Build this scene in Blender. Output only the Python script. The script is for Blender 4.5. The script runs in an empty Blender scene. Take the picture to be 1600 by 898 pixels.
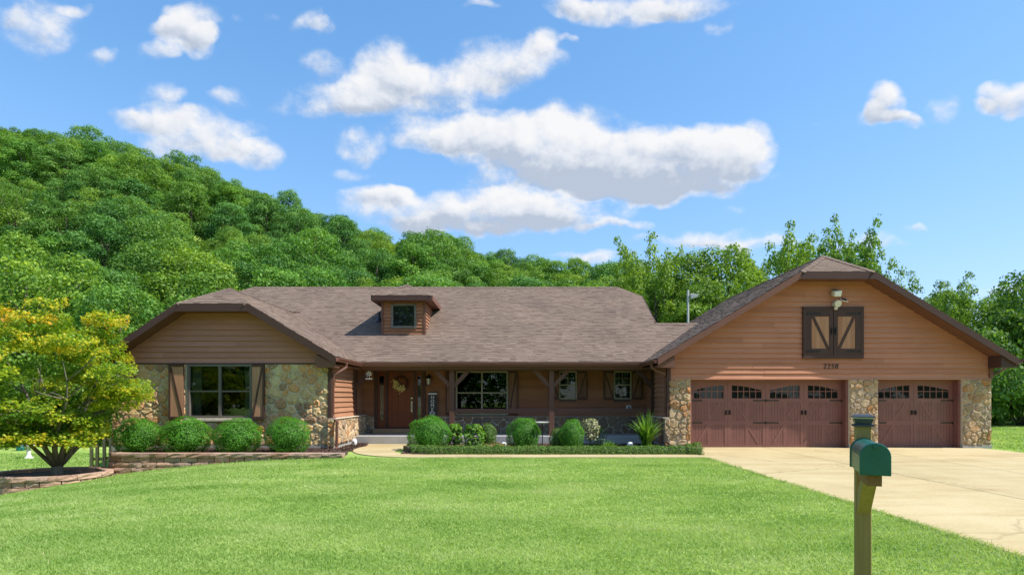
import bpy, math, random
import numpy as np
from mathutils import Vector, Matrix

random.seed(7)
rng = np.random.default_rng(11)
R = math.radians
sc = bpy.context.scene
COL = sc.collection

# ------------------------------------------------------------------ camera
F, CX, HZ, CAMZ = 918.0, 800.0, 620.0, 1.57          # focal length in photo pixels, vanishing point, eye height
cam_d = bpy.data.cameras.new('camera')
cam = bpy.data.objects.new('camera', cam_d)
COL.objects.link(cam)
cam.location = (0, 0, CAMZ)
cam.rotation_euler = (R(90), 0, 0)
cam_d.sensor_width = 36.0
cam_d.lens = F / 1600.0 * 36.0
cam_d.shift_y = (HZ - 449.0) / 1600.0
cam_d.clip_start = 0.05
cam_d.clip_end = 3000.0
sc.camera = cam

def at(px, py, Y):
    return Vector(((px - CX) / F * Y, Y, CAMZ + (HZ - py) / F * Y))

# ------------------------------------------------------------------ light
SUN_EL, SUN_AZ = 52.0, 15.5                            # azimuth: degrees from east towards the street
sv = Vector((math.cos(R(SUN_EL)) * math.cos(R(SUN_AZ)), -math.cos(R(SUN_EL)) * math.sin(R(SUN_AZ)), math.sin(R(SUN_EL))))
sun_d = bpy.data.lights.new('sun', 'SUN')
sun_d.energy = 3.25
sun_d.angle = R(0.53)
sun_d.color = (1.0, 0.95, 0.86)
sun = bpy.data.objects.new('sun', sun_d)
COL.objects.link(sun)
sun.rotation_euler = sv.to_track_quat('Z', 'Y').to_euler()
sun.location = (40, -10, 50)

world = bpy.data.worlds.new('World')
sc.world = world
world.use_nodes = True
SKY_STRENGTH = 0.15
CLOUD_STRENGTH = 0.46

def build_world():
    nt = world.node_tree
    N, L = nt.nodes, nt.links
    N.clear()
    out = N.new('ShaderNodeOutputWorld')
    sky = N.new('ShaderNodeTexSky')
    sky.sky_type = 'NISHITA'
    sky.sun_disc = False
    sky.sun_elevation = R(SUN_EL)
    sky.sun_rotation = math.atan2(sv.x, sv.y)
    sky.altitude = 200
    sky.air_density = 1.15
    sky.dust_density = 0.3
    sky.ozone_density = 2.2
    bg = N.new('ShaderNodeBackground')
    bg.inputs['Strength'].default_value = SKY_STRENGTH
    hs = N.new('ShaderNodeHueSaturation')
    hs.inputs['Saturation'].default_value = 1.16
    hs.inputs['Hue'].default_value = 0.495
    hs.inputs['Value'].default_value = 1.0
    # soft shoulder so the low sky keeps its blue
    kk = N.new('ShaderNodeVectorMath')
    kk.operation = 'MULTIPLY_ADD'
    kk.inputs[1].default_value = (.17, .17, .135)
    kk.inputs[2].default_value = (1, 1, 1)
    L.new(sky.outputs[0], kk.inputs[0])
    dv = N.new('ShaderNodeVectorMath')
    dv.operation = 'DIVIDE'
    L.new(sky.outputs[0], dv.inputs[0])
    L.new(kk.outputs[0], dv.inputs[1])
    ti = N.new('ShaderNodeVectorMath')
    ti.operation = 'MULTIPLY'
    ti.inputs[1].default_value = (.86, .97, 1.10)
    L.new(dv.outputs[0], ti.inputs[0])
    L.new(ti.outputs[0], hs.inputs['Color'])
    L.new(hs.outputs[0], bg.inputs['Color'])

    # cumulus field: where the clouds stand in the sky (u = x/y, v = z/y of the direction), broken up by noise
    clouds = [(62, 42, 62, 40, 1), (125, 14, 32, 12, .8), (18, 30, 26, 18, .6), (160, 88, 26, 13, .9), (305, 40, 42, 34, 1.1), (318, 66, 30, 24, 1.0), (255, 78, 36, 12, .7), (270, 48, 26, 16, .6),
              (480, 32, 30, 16, .8), (505, 46, 20, 16, .8), (240, 148, 36, 22, .7), (300, 212, 100, 36, 1.1), (240, 190, 60, 22, .9), (395, 240, 50, 20, .9), (360, 152, 34, 14, .5), (190, 182, 36, 10, .5),
              (495, 105, 40, 18, .8), (520, 160, 86, 30, 1.0), (610, 105, 52, 36, 1.1), (690, 135, 90, 32, 1.0), (790, 100, 76, 40, 1.1), (640, 172, 110, 15, .6, -.4), (850, 72, 26, 24, .6), (585, 140, 60, 30, .8),
              (690, 208, 84, 26, 1.0), (800, 218, 110, 42, 1.3), (900, 232, 120, 56, 1.4), (1010, 250, 120, 44, 1.4, -.3), (1110, 232, 64, 34, 1.2), (1165, 238, 44, 42, 1.3), (960, 278, 210, 26, 1.3, -.65), (1040, 300, 110, 16, .9, -.6),
              (560, 230, 36, 24, .9), (590, 305, 70, 16, .8), (680, 325, 130, 30, 1.1), (840, 325, 120, 28, 1.2), (780, 345, 160, 16, 1.0, -.5), (968, 350, 46, 8, .7), (545, 270, 36, 9, .4),
              (960, 18, 90, 22, 1.1), (1070, 8, 70, 22, 1.2), (890, 12, 40, 18, .7), (1120, 50, 20, 14, .6), (885, 60, 11, 7, .6), (1378, 160, 28, 28, 1.2), (1360, 178, 24, 14, .8), (1408, 182, 32, 10, 1.0), (1475, 168, 28, 16, .55),
              (1588, 152, 48, 28, 1.2), (1545, 168, 20, 10, .7), (1100, 372, 110, 14, 1.0), (1170, 384, 80, 10, .8), (925, 394, 60, 9, .9), (1250, 195, 16, 10, .5), (1350, 378, 60, 11, .8),
              (1422, 356, 22, 6, .6), (1148, 328, 18, 7, .5), (750, 5, 34, 8, .7), (372, 30, 12, 10, .5), (415, 25, 16, 7, .4), (1560, 458, 60, 14, .6), (1285, 188, 10, 5, .5)]

    def m(op, a, b=None, c=None, clamp=False):
        n = N.new('ShaderNodeMath')
        n.operation = op
        n.use_clamp = clamp
        for i, v in enumerate((a, b, c)):
            if v is None:
                continue
            if isinstance(v, (int, float)):
                n.inputs[i].default_value = v
            else:
                L.new(v, n.inputs[i])
        return n.outputs[0]

    def vm(op, a, b=None, c=None):
        n = N.new('ShaderNodeVectorMath')
        n.operation = op
        for i, v in enumerate((a, b, c)):
            if v is None:
                continue
            if isinstance(v, (tuple, list)):
                n.inputs[i].default_value = v
            else:
                L.new(v, n.inputs[i])
        return n

    def sstep(x, lo, hi):
        n = N.new('ShaderNodeMapRange')
        n.interpolation_type = 'SMOOTHSTEP'
        n.inputs[1].default_value = lo
        n.inputs[2].default_value = hi
        L.new(x, n.inputs[0])
        return n.outputs[0]

    tc = N.new('ShaderNodeTexCoord')
    dr = tc.outputs['Generated']
    sp = N.new('ShaderNodeSeparateXYZ')
    L.new(dr, sp.inputs[0])
    yy = m('MAXIMUM', sp.outputs[1], 0.05)
    cb = N.new('ShaderNodeCombineXYZ')
    L.new(m('DIVIDE', sp.outputs[0], yy), cb.inputs[0])
    L.new(m('DIVIDE', sp.outputs[2], yy), cb.inputs[1])
    nw = N.new('ShaderNodeTexNoise')
    nw.inputs['Scale'].default_value = 11.0
    nw.inputs['Detail'].default_value = 3.0
    L.new(cb.outputs[0], nw.inputs['Vector'])
    wv = vm('MULTIPLY_ADD', vm('SUBTRACT', nw.outputs['Color'], (.5, .5, .5)).outputs[0], (.085, .060, 0), cb.outputs[0]).outputs[0]
    acc = lit = None
    for (x, y, rx, ry, s, *low) in clouds:
        rx *= 1.28
        ry *= 1.30
        iu, iv = F / rx, F / ry
        pos = wv if acc is None else vm('MULTIPLY_ADD', acc, (1e-9, 1e-9, 0), wv).outputs[0]      # one cloud after the other keeps the shader small
        e = vm('MULTIPLY_ADD', pos, (iu, iv, 0), (-(x - CX) / F * iu, -(HZ - y) / F * iv, 0)).outputs[0]
        d = vm('DOT_PRODUCT', e, e).outputs['Value']
        w = m('MULTIPLY', m('SUBTRACT', 1.0, d, clamp=True), s)
        h = vm('DOT_PRODUCT', e, (.25, 1.0, 0)).outputs['Value']
        if low:                                           # the base of a tall cloud
            h = m('ADD', h, low[0])
        c1 = N.new('ShaderNodeCombineXYZ')
        c1.inputs[0].default_value = 1.0
        L.new(h, c1.inputs[1])
        # x sums the cloud mass, y how high in its cloud this place lies (thick clouds shade their own undersides)
        acc = vm('SCALE', c1.outputs[0]) if acc is None else vm('MULTIPLY_ADD', c1.outputs[0], w, acc)
        if acc.operation == 'SCALE':
            L.new(w, acc.inputs['Scale'])
        acc = acc.outputs[0]
    sa = N.new('ShaderNodeSeparateXYZ')
    L.new(acc, sa.inputs[0])
    acc, lit = sa.outputs[0], sa.outputs[1]
    lit = m('DIVIDE', lit, m('ADD', acc, 0.05))
    acc = m('MINIMUM', acc, 1.5)
    # the same kind of clouds all around, outside this part of the sky
    n2 = N.new('ShaderNodeTexNoise')
    n2.inputs['Scale'].default_value = 2.6
    n2.inputs['Detail'].default_value = 2.0
    L.new(vm('MULTIPLY', dr, (1.0, 1.0, 2.2)).outputs[0], n2.inputs['Vector'])
    gen = m('MULTIPLY', m('SUBTRACT', n2.outputs['Fac'], 0.50), 5.0)
    out_m = m('SUBTRACT', 1.0, sstep(sp.outputs[1], .45, .62))
    base = m('ADD', m('MULTIPLY', acc, m('SUBTRACT', 1.0, out_m)), m('MULTIPLY', gen, out_m))
    sc3 = vm('MULTIPLY', dr, (1.0, 1.0, 1.3)).outputs[0]

    def fbm(off):
        n = N.new('ShaderNodeTexNoise')
        n.inputs['Scale'].default_value = 17.0
        n.inputs['Detail'].default_value = 9.0
        n.inputs['Roughness'].default_value = 0.60
        L.new(vm('ADD', sc3, off).outputs[0], n.inputs['Vector'])
        return n.outputs['Fac']
    f0, f1 = fbm((0, 0, 0)), fbm((.012, -.004, .016))
    fb = m('MULTIPLY', m('SUBTRACT', f0, 0.5), 2.7)
    dn = m('ADD', m('SUBTRACT', base, 0.30), m('MULTIPLY', fb, m('MINIMUM', m('MULTIPLY_ADD', base, 2.0, 0.10), 1.0)))
    alpha = sstep(dn, -.22, 1.05)
    relief = m('MULTIPLY', m('SUBTRACT', f1, f0), 1.5)
    thick = sstep(acc, .4, 1.3)
    occ = m('ADD', m('MULTIPLY', sstep(m('MULTIPLY', lit, -1.0), -.45, .75), m('MULTIPLY_ADD', thick, .50, .52)), relief)
    cr = N.new('ShaderNodeValToRGB')
    el = cr.color_ramp.elements
    el[0].position = 0.0
    el[0].color = (0.95, 0.945, 0.95, 1)
    el[1].position = 0.85
    el[1].color = (0.50, 0.57, 0.69, 1)
    e = el.new(0.40)
    e.color = (0.80, 0.83, 0.89, 1)
    L.new(occ, cr.inputs[0])
    bc = N.new('ShaderNodeBackground')
    bc.inputs['Strength'].default_value = CLOUD_STRENGTH
    L.new(cr.outputs[0], bc.inputs['Color'])
    mx = N.new('ShaderNodeMixShader')
    L.new(m('MULTIPLY', alpha, 0.97), mx.inputs[0])
    L.new(bg.outputs[0], mx.inputs[1])
    L.new(bc.outputs[0], mx.inputs[2])
    L.new(mx.outputs[0], out.inputs['Surface'])
    world.cycles.sampling_method = 'MANUAL'
    world.cycles.sample_map_resolution = 256

build_world()
sc.view_settings.view_transform = 'Standard'
sc.view_settings.look = 'None'
sc.view_settings.gamma = 1.0
sc.view_settings.exposure = 1.14
sc.view_settings.use_curve_mapping = False
sc.cycles.use_denoising = True
sc.cycles.max_bounces = 6
sc.cycles.transparent_max_bounces = 12
sc.cycles.caustics_reflective = False
sc.cycles.caustics_refractive = False
sc.cycles.sample_clamp_indirect = 4.0

# ------------------------------------------------------------------ materials
MATS = {}

def new_mat(name):
    mt = bpy.data.materials.new(name)
    mt.use_nodes = True
    nt = mt.node_tree
    b = nt.nodes['Principled BSDF']
    MATS[name] = mt
    return mt, nt.nodes, nt.links, b

def ramp(N, stops, interp='LINEAR'):
    n = N.new('ShaderNodeValToRGB')
    n.color_ramp.interpolation = interp
    el = n.color_ramp.elements
    while len(el) < len(stops):
        el.new(0.5)
    for e, (p, c) in zip(el, stops):
        e.position = p
        e.color = (c[0], c[1], c[2], 1)
    return n

def coords(N, L, scale, kind='Object'):
    tc = N.new('ShaderNodeTexCoord')
    mp = N.new('ShaderNodeMapping')
    mp.inputs['Scale'].default_value = scale
    L.new(tc.outputs[kind], mp.inputs['Vector'])
    return mp.outputs[0]

def noise(N, L, vec, scale, detail=4, rough=0.55):
    n = N.new('ShaderNodeTexNoise')
    n.inputs['Scale'].default_value = scale
    n.inputs['Detail'].default_value = detail
    n.inputs['Roughness'].default_value = rough
    if vec is not None:
        L.new(vec, n.inputs['Vector'])
    return n

def mixc(N, L, a, b, fac, mode='MIX'):
    n = N.new('ShaderNodeMix')
    n.data_type = 'RGBA'
    n.blend_type = mode
    for i, v in ((6, a), (7, b)):
        if isinstance(v, (tuple, list)):
            n.inputs[i].default_value = (v[0], v[1], v[2], 1)
        else:
            L.new(v, n.inputs[i])
    if isinstance(fac, (int, float)):
        n.inputs[0].default_value = fac
    else:
        L.new(fac, n.inputs[0])
    return n.outputs[2]

def bump(N, L, b, h, strength, dist=0.01):
    n = N.new('ShaderNodeBump')
    n.inputs['Strength'].default_value = strength
    n.inputs['Distance'].default_value = dist
    L.new(h, n.inputs['Height'])
    L.new(n.outputs[0], b.inputs['Normal'])

def plain(name, col, rough=0.6, var=0.12, nscale=6, metallic=0.0, bumpv=0.15, stretch=(1, 1, 1)):
    mt, N, L, b = new_mat(name)
    v = coords(N, L, stretch)
    n = noise(N, L, v, nscale, 6)
    n2 = noise(N, L, v, nscale * 9, 4)
    lo = tuple(c * (1 - var) for c in col)
    hi = tuple(min(1, c * (1 + var)) for c in col)
    r = ramp(N, [(0.3, lo), (0.7, hi)])
    L.new(n.outputs['Fac'], r.inputs[0])
    L.new(r.outputs[0], b.inputs['Base Color'])
    b.inputs['Roughness'].default_value = rough
    b.inputs['Metallic'].default_value = metallic
    if bumpv:
        bump(N, L, b, n2.outputs['Fac'], bumpv, 0.004)
    return mt

def wood(name, stops, rough=0.7, along='x', spread=0.25):
    """stained boards: each board object gets its own tone, grain runs along the board"""
    mt, N, L, b = new_mat(name)
    s = {'x': (1.2, 1.2, 26), 'z': (26, 26, 1.2), 'y': (26, 1.2, 26)}[along]
    v = coords(N, L, s)
    n = noise(N, L, v, 1.6, 7, 0.62)
    big = noise(N, L, coords(N, L, (1, 1, 1)), 0.9, 3)
    oi = N.new('ShaderNodeObjectInfo')
    mth = N.new('ShaderNodeMath')
    mth.operation = 'MULTIPLY_ADD'
    mth.inputs[1].default_value = 0.62
    L.new(n.outputs['Fac'], mth.inputs[0])
    m2 = N.new('ShaderNodeMath')
    m2.operation = 'MULTIPLY'
    m2.inputs[1].default_value = spread
    L.new(oi.outputs['Random'], m2.inputs[0])
    L.new(m2.outputs[0], mth.inputs[2])
    m3 = N.new('ShaderNodeMath')
    m3.operation = 'MULTIPLY_ADD'
    m3.inputs[1].default_value = 0.35
    L.new(big.outputs['Fac'], m3.inputs[0])
    L.new(mth.outputs[0], m3.inputs[2])
    r = ramp(N, stops)
    L.new(m3.outputs[0], r.inputs[0])
    L.new(r.outputs[0], b.inputs['Base Color'])
    b.inputs['Roughness'].default_value = rough
    b.inputs['Specular IOR Level'].default_value = 0.3
    bump(N, L, b, n.outputs['Fac'], 0.35, 0.004)
    return mt

wood('garage_siding', [(0.2, (.33, .142, .080)), (0.6, (.48, .212, .124)), (0.95, (.57, .275, .17))])
wood('wing_siding', [(0.25, (.33, .142, .096)), (0.6, (.44, .198, .138)), (0.95, (.52, .25, .18))])
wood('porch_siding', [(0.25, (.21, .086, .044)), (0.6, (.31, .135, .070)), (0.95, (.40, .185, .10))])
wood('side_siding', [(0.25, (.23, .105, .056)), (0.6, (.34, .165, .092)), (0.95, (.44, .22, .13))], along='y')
wood('tan_board', [(0.25, (.27, .12, .062)), (0.6, (.39, .19, .105)), (0.95, (.46, .25, .145))], along='z', spread=0.4)
wood('brown_board', [(0.25, (.13, .060, .034)), (0.6, (.19, .092, .054)), (0.95, (.25, .128, .078))], along='z', spread=0.4)
wood('dark_trim', [(0.2, (.045, .022, .018)), (0.9, (.085, .043, .034))], rough=0.55)
wood('dark_trim_upright', [(0.2, (.045, .022, .018)), (0.9, (.085, .043, .034))], rough=0.55, along='z')
wood('brown_trim', [(0.2, (.115, .05, .034)), (0.9, (.18, .083, .058))], rough=0.55)
wood('post_wood', [(0.2, (.10, .047, .033)), (0.9, (.165, .08, .056))], rough=0.6, along='z')
wood('treated_post', [(0.2, (.15, .10, .04)), (0.6, (.27, .185, .07)), (0.95, (.38, .27, .11))], rough=0.8, along='z')
wood('arm_wood', [(0.2, (.16, .08, .035)), (0.9, (.30, .15, .07))], rough=0.8, along='y')
wood('door_red', [(0.2, (.115, .026, .014)), (0.9, (.20, .052, .026))], rough=0.35, along='z')
wood('fence_wood', [(0.2, (.38, .27, .15)), (0.9, (.60, .45, .28))], rough=0.85, along='z')
plain('garage_paint', (.198, .083, .069), 0.5, 0.10, 3)
plain('garage_paint_trim', (.215, .091, .075), 0.5, 0.10, 3)
plain('gutter_brown', (.15, .065, .045), 0.38, 0.08, 4, bumpv=0)
plain('frame_grey', (.14, .118, .10), 0.45, 0.06, 8, bumpv=0)
plain('frame_tan', (.30, .27, .20), 0.45, 0.06, 8, bumpv=0)
plain('black_iron', (.012, .011, .011), 0.45, 0.2, 20, bumpv=0.2)
plain('white_paint', (.72, .71, .68), 0.5, 0.05, 10, bumpv=0)
plain('cream_fixture', (.62, .58, .48), 0.45, 0.06, 10, bumpv=0)
plain('interior_dark', (.06, .055, .05), 0.9, 0.1, 2, bumpv=0)
plain('curtain', (.62, .64, .60), 0.9, 0.1, 4, bumpv=0)
plain('mortar', (.58, .50, .38), 0.95, 0.14, 14, bumpv=0.6)
plain('foundation', (.33, .315, .285), 0.9, 0.12, 6, bumpv=0.4)
plain('porch_concrete', (.36, .35, .335), 0.85, 0.1, 3)
plain('wall_core', (.12, .08, .06), 0.9, 0.05, 3, bumpv=0)
plain('sign_black', (.022, .022, .025), 0.6, 0.15, 10)
plain('sign_white', (.75, .75, .73), 0.6, 0.04, 10, bumpv=0)
plain('silver', (.62, .62, .62), 0.3, 0.05, 10, metallic=1.0, bumpv=0)
plain('teal_plastic', (.012, .19, .21), 0.45, 0.08, 6, bumpv=0)
plain('bark', (.085, .068, .05), 0.95, 0.35, 7, bumpv=0.9, stretch=(3, 3, .6))
plain('bark_maple', (.15, .13, .10), 0.9, 0.35, 7, bumpv=0.7, stretch=(3, 3, .6))
plain('wreath_twig', (.085, .026, .02), 0.9, 0.4, 20, bumpv=0.6)
plain('wreath_bloom', (.68, .55, .22), 0.8, 0.25, 30, bumpv=0.2)
plain('soil', (.075, .045, .032), 0.95, 0.4, 9, bumpv=0.8)
plain('solar_cell', (.01, .013, .03), 0.2, 0.1, 10, bumpv=0)
plain('slate_plastic', (.035, .042, .055), 0.4, 0.12, 8, bumpv=0)
plain('pole_grey', (.5, .5, .48), 0.5, 0.06, 6, bumpv=0)

def mailbox_mat():
    mt, N, L, b = new_mat('mailbox_green')
    n = noise(N, L, coords(N, L, (1, 1, 1)), 12, 5)
    r = ramp(N, [(0.3, (.006, .082, .07)), (0.75, (.011, .118, .10))])
    L.new(n.outputs['Fac'], r.inputs[0])
    L.new(r.outputs[0], b.inputs['Base Color'])
    b.inputs['Roughness'].default_value = 0.32
    n2 = noise(N, L, coords(N, L, (1, 1, 1)), 160, 2)
    bump(N, L, b, n2.outputs['Fac'], 0.08, 0.002)
mailbox_mat()

def glass_mat(name, tint, ior, opaque):
    mt, N, L, b = new_mat(name)
    N.remove(b)
    out = [n for n in N if n.type == 'OUTPUT_MATERIAL'][0]
    gl = N.new('ShaderNodeBsdfGlossy')
    gl.inputs['Roughness'].default_value = 0.015
    gl.inputs['Color'].default_value = (.95, 1, .97, 1)
    if opaque:
        tr = N.new('ShaderNodeBsdfDiffuse')
    else:
        tr = N.new('ShaderNodeBsdfTransparent')
    tr.inputs['Color'].default_value = (*tint, 1)
    fr = N.new('ShaderNodeFresnel')
    fr.inputs['IOR'].default_value = ior
    n = noise(N, L, coords(N, L, (1, 1, 1)), 1.6, 2)
    bp = N.new('ShaderNodeBump')
    bp.inputs['Strength'].default_value = 0.06
    bp.inputs['Distance'].default_value = 0.02
    L.new(n.outputs['Fac'], bp.inputs['Height'])
    L.new(bp.outputs[0], gl.inputs['Normal'])
    mx = N.new('ShaderNodeMixShader')
    L.new(fr.outputs[0], mx.inputs[0])
    L.new(tr.outputs[0], mx.inputs[1])
    L.new(gl.outputs[0], mx.inputs[2])
    L.new(mx.outputs[0], out.inputs['Surface'])
glass_mat('window_glass', (.62, .66, .64), 1.5, False)
glass_mat('garage_glass', (.012, .013, .014), 1.48, True)

def stone_mat(name, stops):
    mt, N, L, b = new_mat(name)
    oi = N.new('ShaderNodeObjectInfo')
    r = ramp(N, stops, 'LINEAR')
    v = coords(N, L, (1, 1, 1))
    n = noise(N, L, v, 9, 7, 0.65)
    m1 = N.new('ShaderNodeMath')
    m1.operation = 'MULTIPLY_ADD'
    m1.inputs[1].default_value = 0.30
    L.new(n.outputs['Fac'], m1.inputs[0])
    m0 = N.new('ShaderNodeMath')
    m0.operation = 'SUBTRACT'
    m0.inputs[1].default_value = 0.15
    L.new(oi.outputs['Random'], m0.inputs[0])
    L.new(m0.outputs[0], m1.inputs[2])
    L.new(m1.outputs[0], r.inputs[0])
    n2 = noise(N, L, v, 26, 6, 0.7)
    sh = ramp(N, [(0.3, (.70, .68, .65)), (0.7, (1.12, 1.1, 1.06))])
    L.new(n2.outputs['Fac'], sh.inputs[0])
    L.new(mixc(N, L, r.outputs[0], sh.outputs[0], 1.0, 'MULTIPLY'), b.inputs['Base Color'])
    b.inputs['Roughness'].default_value = 0.9
    b.inputs['Specular IOR Level'].default_value = 0.25
    bump(N, L, b, n2.outputs['Fac'], 0.9, 0.02)
stone_mat('stone_wing', [(0.0, (0.594, 0.231, 0.072)), (0.14, (0.700, 0.519, 0.288)), (0.28, (0.454, 0.254, 0.153)), (0.40, (0.700, 0.530, 0.280)), (0.52, (0.628, 0.357, 0.169)),
                         (0.64, (0.332, 0.190, 0.127)), (0.74, (0.700, 0.600, 0.355)), (0.86, (0.628, 0.265, 0.093)), (1.0, (0.700, 0.484, 0.270))])
stone_mat('stone_garage', [(0.0, (0.414, 0.269, 0.143)), (0.18, (0.529, 0.414, 0.275)), (0.34, (0.368, 0.280, 0.198)), (0.5, (0.483, 0.235, 0.094)), (0.64, (0.575, 0.459, 0.319)),
                           (0.78, (0.322, 0.241, 0.176)), (0.9, (0.460, 0.336, 0.187)), (1.0, (0.552, 0.414, 0.264))])
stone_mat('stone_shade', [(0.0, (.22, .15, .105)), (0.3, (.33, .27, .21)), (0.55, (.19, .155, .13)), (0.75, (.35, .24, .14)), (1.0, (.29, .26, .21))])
stone_mat('block', [(0.0, (0.366, 0.218, 0.160)), (0.3, (0.512, 0.345, 0.264)), (0.55, (0.390, 0.282, 0.226)), (0.8, (0.549, 0.345, 0.259)), (1.0, (0.342, 0.247, 0.198))])

def shingle_mat():
    mt, N, L, b = new_mat('shingle')
    ge = N.new('ShaderNodeNewGeometry')
    r = ramp(N, [(0.0, (.142, .102, .079)), (0.25, (.180, .132, .104)), (0.5, (.190, .141, .112)), (0.75, (.166, .121, .095)), (1.0, (.206, .154, .123))])
    L.new(ge.outputs['Random Per Island'], r.inputs[0])
    v = coords(N, L, (1, 1, 1))
    n = noise(N, L, v, 130, 3)
    n2 = noise(N, L, v, 0.7, 4)
    sh = ramp(N, [(0.3, (.80, .79, .78)), (0.7, (1.14, 1.14, 1.13))])
    L.new(n.outputs['Fac'], sh.inputs[0])
    sh2 = ramp(N, [(0.3, (.85, .85, .86)), (0.7, (1.12, 1.1, 1.08))])
    L.new(n2.outputs['Fac'], sh2.inputs[0])
    c = mixc(N, L, r.outputs[0], sh.outputs[0], 0.8, 'MULTIPLY')
    c = mixc(N, L, c, sh2.outputs[0], 1.0, 'MULTIPLY')
    L.new(c, b.inputs['Base Color'])
    b.inputs['Roughness'].default_value = 0.92
    b.inputs['Specular IOR Level'].default_value = 0.2
    bump(N, L, b, n.outputs['Fac'], 0.5, 0.004)
shingle_mat()

def concrete_mat():
    mt, N, L, b = new_mat('driveway_concrete')
    v = coords(N, L, (1, 1, 1))
    n = noise(N, L, v, 0.55, 6, 0.6)
    n2 = noise(N, L, v, 28, 5, 0.7)
    n3 = noise(N, L, coords(N, L, (0.35, 1.6, 1)), 0.9, 6, 0.65)
    oi = N.new('ShaderNodeObjectInfo')
    r = ramp(N, [(0.3, (.40, .31, .155)), (0.5, (.47, .378, .20)), (0.72, (.51, .42, .24))])
    L.new(n.outputs['Fac'], r.inputs[0])
    st = ramp(N, [(0.50, (1, 1, 1)), (0.60, (.88, .83, .75)), (0.72, (.66, .58, .48))])
    L.new(n3.outputs['Fac'], st.inputs[0])
    c = mixc(N, L, r.outputs[0], st.outputs[0], 0.75, 'MULTIPLY')
    sp = ramp(N, [(0.3, (.86, .86, .86)), (0.65, (1.06, 1.06, 1.06))])
    L.new(n2.outputs['Fac'], sp.inputs[0])
    c = mixc(N, L, c, sp.outputs[0], 0.9, 'MULTIPLY')
    vo = N.new('ShaderNodeTexVoronoi')
    vo.feature = 'DISTANCE_TO_EDGE'
    vo.inputs['Scale'].default_value = 0.2
    wn = noise(N, L, v, 1.3, 5, 0.6)
    wv_ = N.new('ShaderNodeVectorMath')
    wv_.operation = 'MULTIPLY_ADD'
    wv_.inputs[1].default_value = (.9, .9, 0)
    L.new(wn.outputs['Color'], wv_.inputs[0])
    L.new(v, wv_.inputs[2])
    L.new(wv_.outputs[0], vo.inputs['Vector'])
    ck = ramp(N, [(0.0, (.55, .50, .44)), (0.006, (1, 1, 1))])
    L.new(vo.outputs['Distance'], ck.inputs[0])
    c = mixc(N, L, c, ck.outputs[0], 0.55, 'MULTIPLY')
    tv = ramp(N, [(0, (.93, .93, .92)), (1, (1.03, 1.02, 1.01))])
    L.new(oi.outputs['Random'], tv.inputs[0])
    c = mixc(N, L, c, tv.outputs[0], 1.0, 'MULTIPLY')
    L.new(c, b.inputs['Base Color'])
    b.inputs['Roughness'].default_value = 0.9
    bump(N, L, b, n2.outputs['Fac'], 0.25, 0.004)
concrete_mat()

def ground_mat():
    mt, N, L, b = new_mat('lawn_ground')
    v = coords(N, L, (1, 1, 1))
    n = noise(N, L, v, 0.55, 6, 0.65)
    n2 = noise(N, L, v, 24, 6, 0.7)
    n3 = noise(N, L, coords(N, L, (.25, 1.0, 1)), 1.1, 4)
    r = ramp(N, [(0.3, (.17, .29, .05)), (0.5, (.28, .41, .095)), (0.72, (.40, .48, .18))])
    L.new(n.outputs['Fac'], r.inputs[0])
    s = ramp(N, [(0.3, (.7, .72, .64)), (0.7, (1.2, 1.18, 1.15))])
    L.new(n2.outputs['Fac'], s.inputs[0])
    c = mixc(N, L, r.outputs[0], s.outputs[0], 1.0, 'MULTIPLY')
    s3 = ramp(N, [(0.35, (.82, .86, .8)), (0.65, (1.14, 1.1, 1.1))])
    L.new(n3.outputs['Fac'], s3.inputs[0])
    c = mixc(N, L, c, s3.outputs[0], 1.0, 'MULTIPLY')
    L.new(c, b.inputs['Base Color'])
    b.inputs['Roughness'].default_value = 0.95
    b.inputs['Specular IOR Level'].default_value = 0.1
    bump(N, L, b, n2.outputs['Fac'], 1.0, 0.03)
ground_mat()

def leaf_mat(name, stops, trans=0.35, rough=0.5, objvar=0.0, spec=0.3, patch=None):
    """leaf colour from the leaf's own random value, each plant shifted a little as a whole"""
    mt, N, L, b = new_mat(name)
    out = [n for n in N if n.type == 'OUTPUT_MATERIAL'][0]
    a = N.new('ShaderNodeAttribute')
    a.attribute_name = 'tone'
    r = ramp(N, stops)
    fac = a.outputs['Fac']
    if patch:
        n = noise(N, L, coords(N, L, patch[0]), patch[1], 5, 0.65)
        ma = N.new('ShaderNodeMath')
        ma.operation = 'MULTIPLY_ADD'
        ma.inputs[1].default_value = patch[2]
        L.new(n.outputs['Fac'], ma.inputs[0])
        sb = N.new('ShaderNodeMath')
        sb.operation = 'SUBTRACT'
        sb.inputs[1].default_value = patch[2] * 0.5
        L.new(fac, sb.inputs[0])
        L.new(sb.outputs[0], ma.inputs[2])
        fac = ma.outputs[0]
    L.new(fac, r.inputs[0])
    c = r.outputs[0]
    if objvar:
        oi = N.new('ShaderNodeObjectInfo')
        hv = ramp(N, [(0, (.70, .84, .9)), (0.2, (1.15, 1.05, .8)), (0.4, (.84, .98, 1.2)), (0.6, (1.6, 1.28, .72)), (0.8, (1.0, 1.1, .9)), (1, (1.18, 1.14, .95))])
        L.new(oi.outputs['Random'], hv.inputs[0])
        c = mixc(N, L, c, hv.outputs[0], objvar, 'MULTIPLY')
    L.new(c, b.inputs['Base Color'])
    b.inputs['Roughness'].default_value = rough
    b.inputs['Specular IOR Level'].default_value = spec
    if trans:
        t = N.new('ShaderNodeBsdfTranslucent')
        tcol = mixc(N, L, c, (1.25, 1.2, .5), 1.0, 'MULTIPLY')
        L.new(tcol, t.inputs['Color'])
        mx = N.new('ShaderNodeMixShader')
        mx.inputs[0].default_value = trans
        L.new(b.outputs[0], mx.inputs[1])
        L.new(t.outputs[0], mx.inputs[2])
        L.new(mx.outputs[0], out.inputs['Surface'])
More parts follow.
